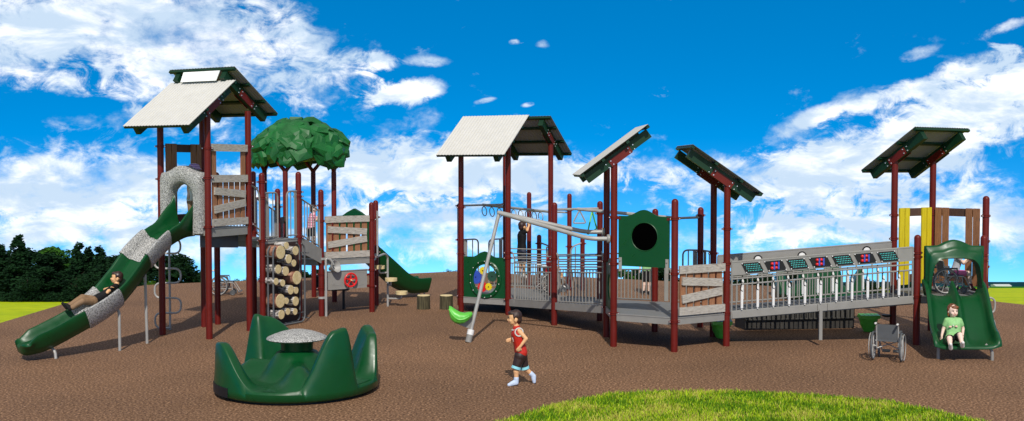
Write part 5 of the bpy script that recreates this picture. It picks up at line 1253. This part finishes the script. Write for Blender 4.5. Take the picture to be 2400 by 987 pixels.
# child on the steps
person('child in a pink plaid shirt and grey shorts climbing between the left platforms', dict(
    head=(-4.517, 24.900, 2.420), neck=(-4.517, 24.900, 2.303), chest=(-4.547, 24.900, 2.216), pel=(-4.588, 24.900, 1.992),
    shL=(-4.602, 24.990, 2.270), elL=(-4.653, 25.050, 2.111), wrL=(-4.606, 25.000, 2.006), tipL=(-4.571, 24.970, 1.949),
    shR=(-4.480, 24.800, 2.269), elR=(-4.435, 24.760, 2.154), wrR=(-4.404, 24.750, 2.203), tipR=(-4.375, 24.750, 2.261),
    hipL=(-4.626, 24.950, 1.950), knL=(-4.643, 24.930, 1.766), anL=(-4.678, 24.950, 1.580), toeL=(-4.625, 24.930, 1.542),
    hipR=(-4.551, 24.860, 1.955), knR=(-4.518, 24.830, 1.773), anR=(-4.525, 24.860, 1.566), toeR=(-4.461, 24.830, 1.530)),
    .86, 'paleskin', 'hairdark', 'plaid', 'navy', 'sneaker', .6, .7, (.85, .5, 0), (0, 0, 1))
# child in red in the wheelchair on the middle deck
person('child in a red shirt sitting in the wheelchair on the middle deck', dict(
    head=(0.849, 26.200, 1.442), neck=(0.819, 26.200, 1.277), chest=(0.809, 26.200, 1.165), pel=(0.757, 26.150, 0.851),
    shL=(0.792, 26.330, 1.216), elL=(0.865, 26.360, 1.017), wrL=(0.968, 26.340, 0.936), tipL=(1.029, 26.330, 0.917),
    shR=(0.825, 26.070, 1.226), elR=(0.896, 26.040, 1.035), wrR=(0.988, 26.060, 0.941), tipR=(1.050, 26.080, 0.919),
    hipL=(0.760, 26.260, 0.820), knL=(1.020, 26.360, 0.790), anL=(1.063, 26.380, 0.498), toeL=(1.157, 26.410, 0.443),
    hipR=(0.786, 26.100, 0.825), knR=(1.055, 26.200, 0.795), anR=(1.097, 26.220, 0.505), toeR=(1.191, 26.250, 0.450)),
    1.05, 'skin', 'hairdark', 'redshirt', 'navy', 'sneaker', .5, .8, (.92, .34, 0), (0, 0, 1)).location.x += .12
# standing child beyond the porthole board
ty = (3.564, 28.923)[1]
person('child in a light green top and black shorts standing beyond the porthole board', dict(
    head=(3.567, 28.900, 1.215), neck=(3.568, 28.900, 1.056), chest=(3.569, 28.900, 0.955), pel=(3.570, 28.900, 0.660),
    shL=(3.444, 28.900, 1.023), elL=(3.400, 28.900, 0.819), wrL=(3.387, 28.880, 0.662), tipL=(3.387, 28.880, 0.560),
    shR=(3.692, 28.900, 1.023), elR=(3.739, 28.900, 0.819), wrR=(3.748, 28.880, 0.662), tipR=(3.749, 28.880, 0.560),
    hipL=(3.514, 28.900, 0.604), knL=(3.501, 28.880, 0.345), anL=(3.482, 28.900, 0.082), toeL=(3.445, 28.780, 0.050),
    hipR=(3.627, 28.900, 0.604), knR=(3.637, 28.880, 0.345), anR=(3.629, 28.900, 0.071), toeR=(3.626, 28.780, 0.039)),
    1.02, 'paleskin', 'hairdark', 'teegreen', 'blackcloth', 'blackcloth', .6, .85, (-.3, -1, 0), (0, 0, 1))
# child in the striped hat behind the slide arch
person('child in a purple striped knit hat standing behind the granite slide arch', dict(
    head=(-6.385, 22.000, 3.279), neck=(-6.387, 22.000, 3.133), chest=(-6.388, 22.000, 3.030), pel=(-6.409, 22.000, 2.704),
    shL=(-6.316, 22.050, 3.098), elL=(-6.283, 22.050, 2.926), wrL=(-6.296, 22.000, 2.790), tipL=(-6.297, 21.970, 2.714),
    shR=(-6.458, 21.950, 3.099), elR=(-6.488, 21.930, 2.928), wrR=(-6.467, 21.880, 2.793), tipR=(-6.459, 21.850, 2.717),
    hipL=(-6.372, 22.020, 2.661), knL=(-6.369, 22.000, 2.429), anL=(-6.377, 22.020, 2.196), toeL=(-6.343, 21.900, 2.151),
    hipR=(-6.443, 21.970, 2.662), knR=(-6.440, 21.950, 2.431), anR=(-6.448, 21.970, 2.199), toeR=(-6.425, 21.860, 2.153)),
    1.05, 'paleskin', 'hairdark', 'hull', 'khaki', 'sneaker', .6, 1.8, (-.4, -.9, 0), (0, 0, 1), hat='knit')
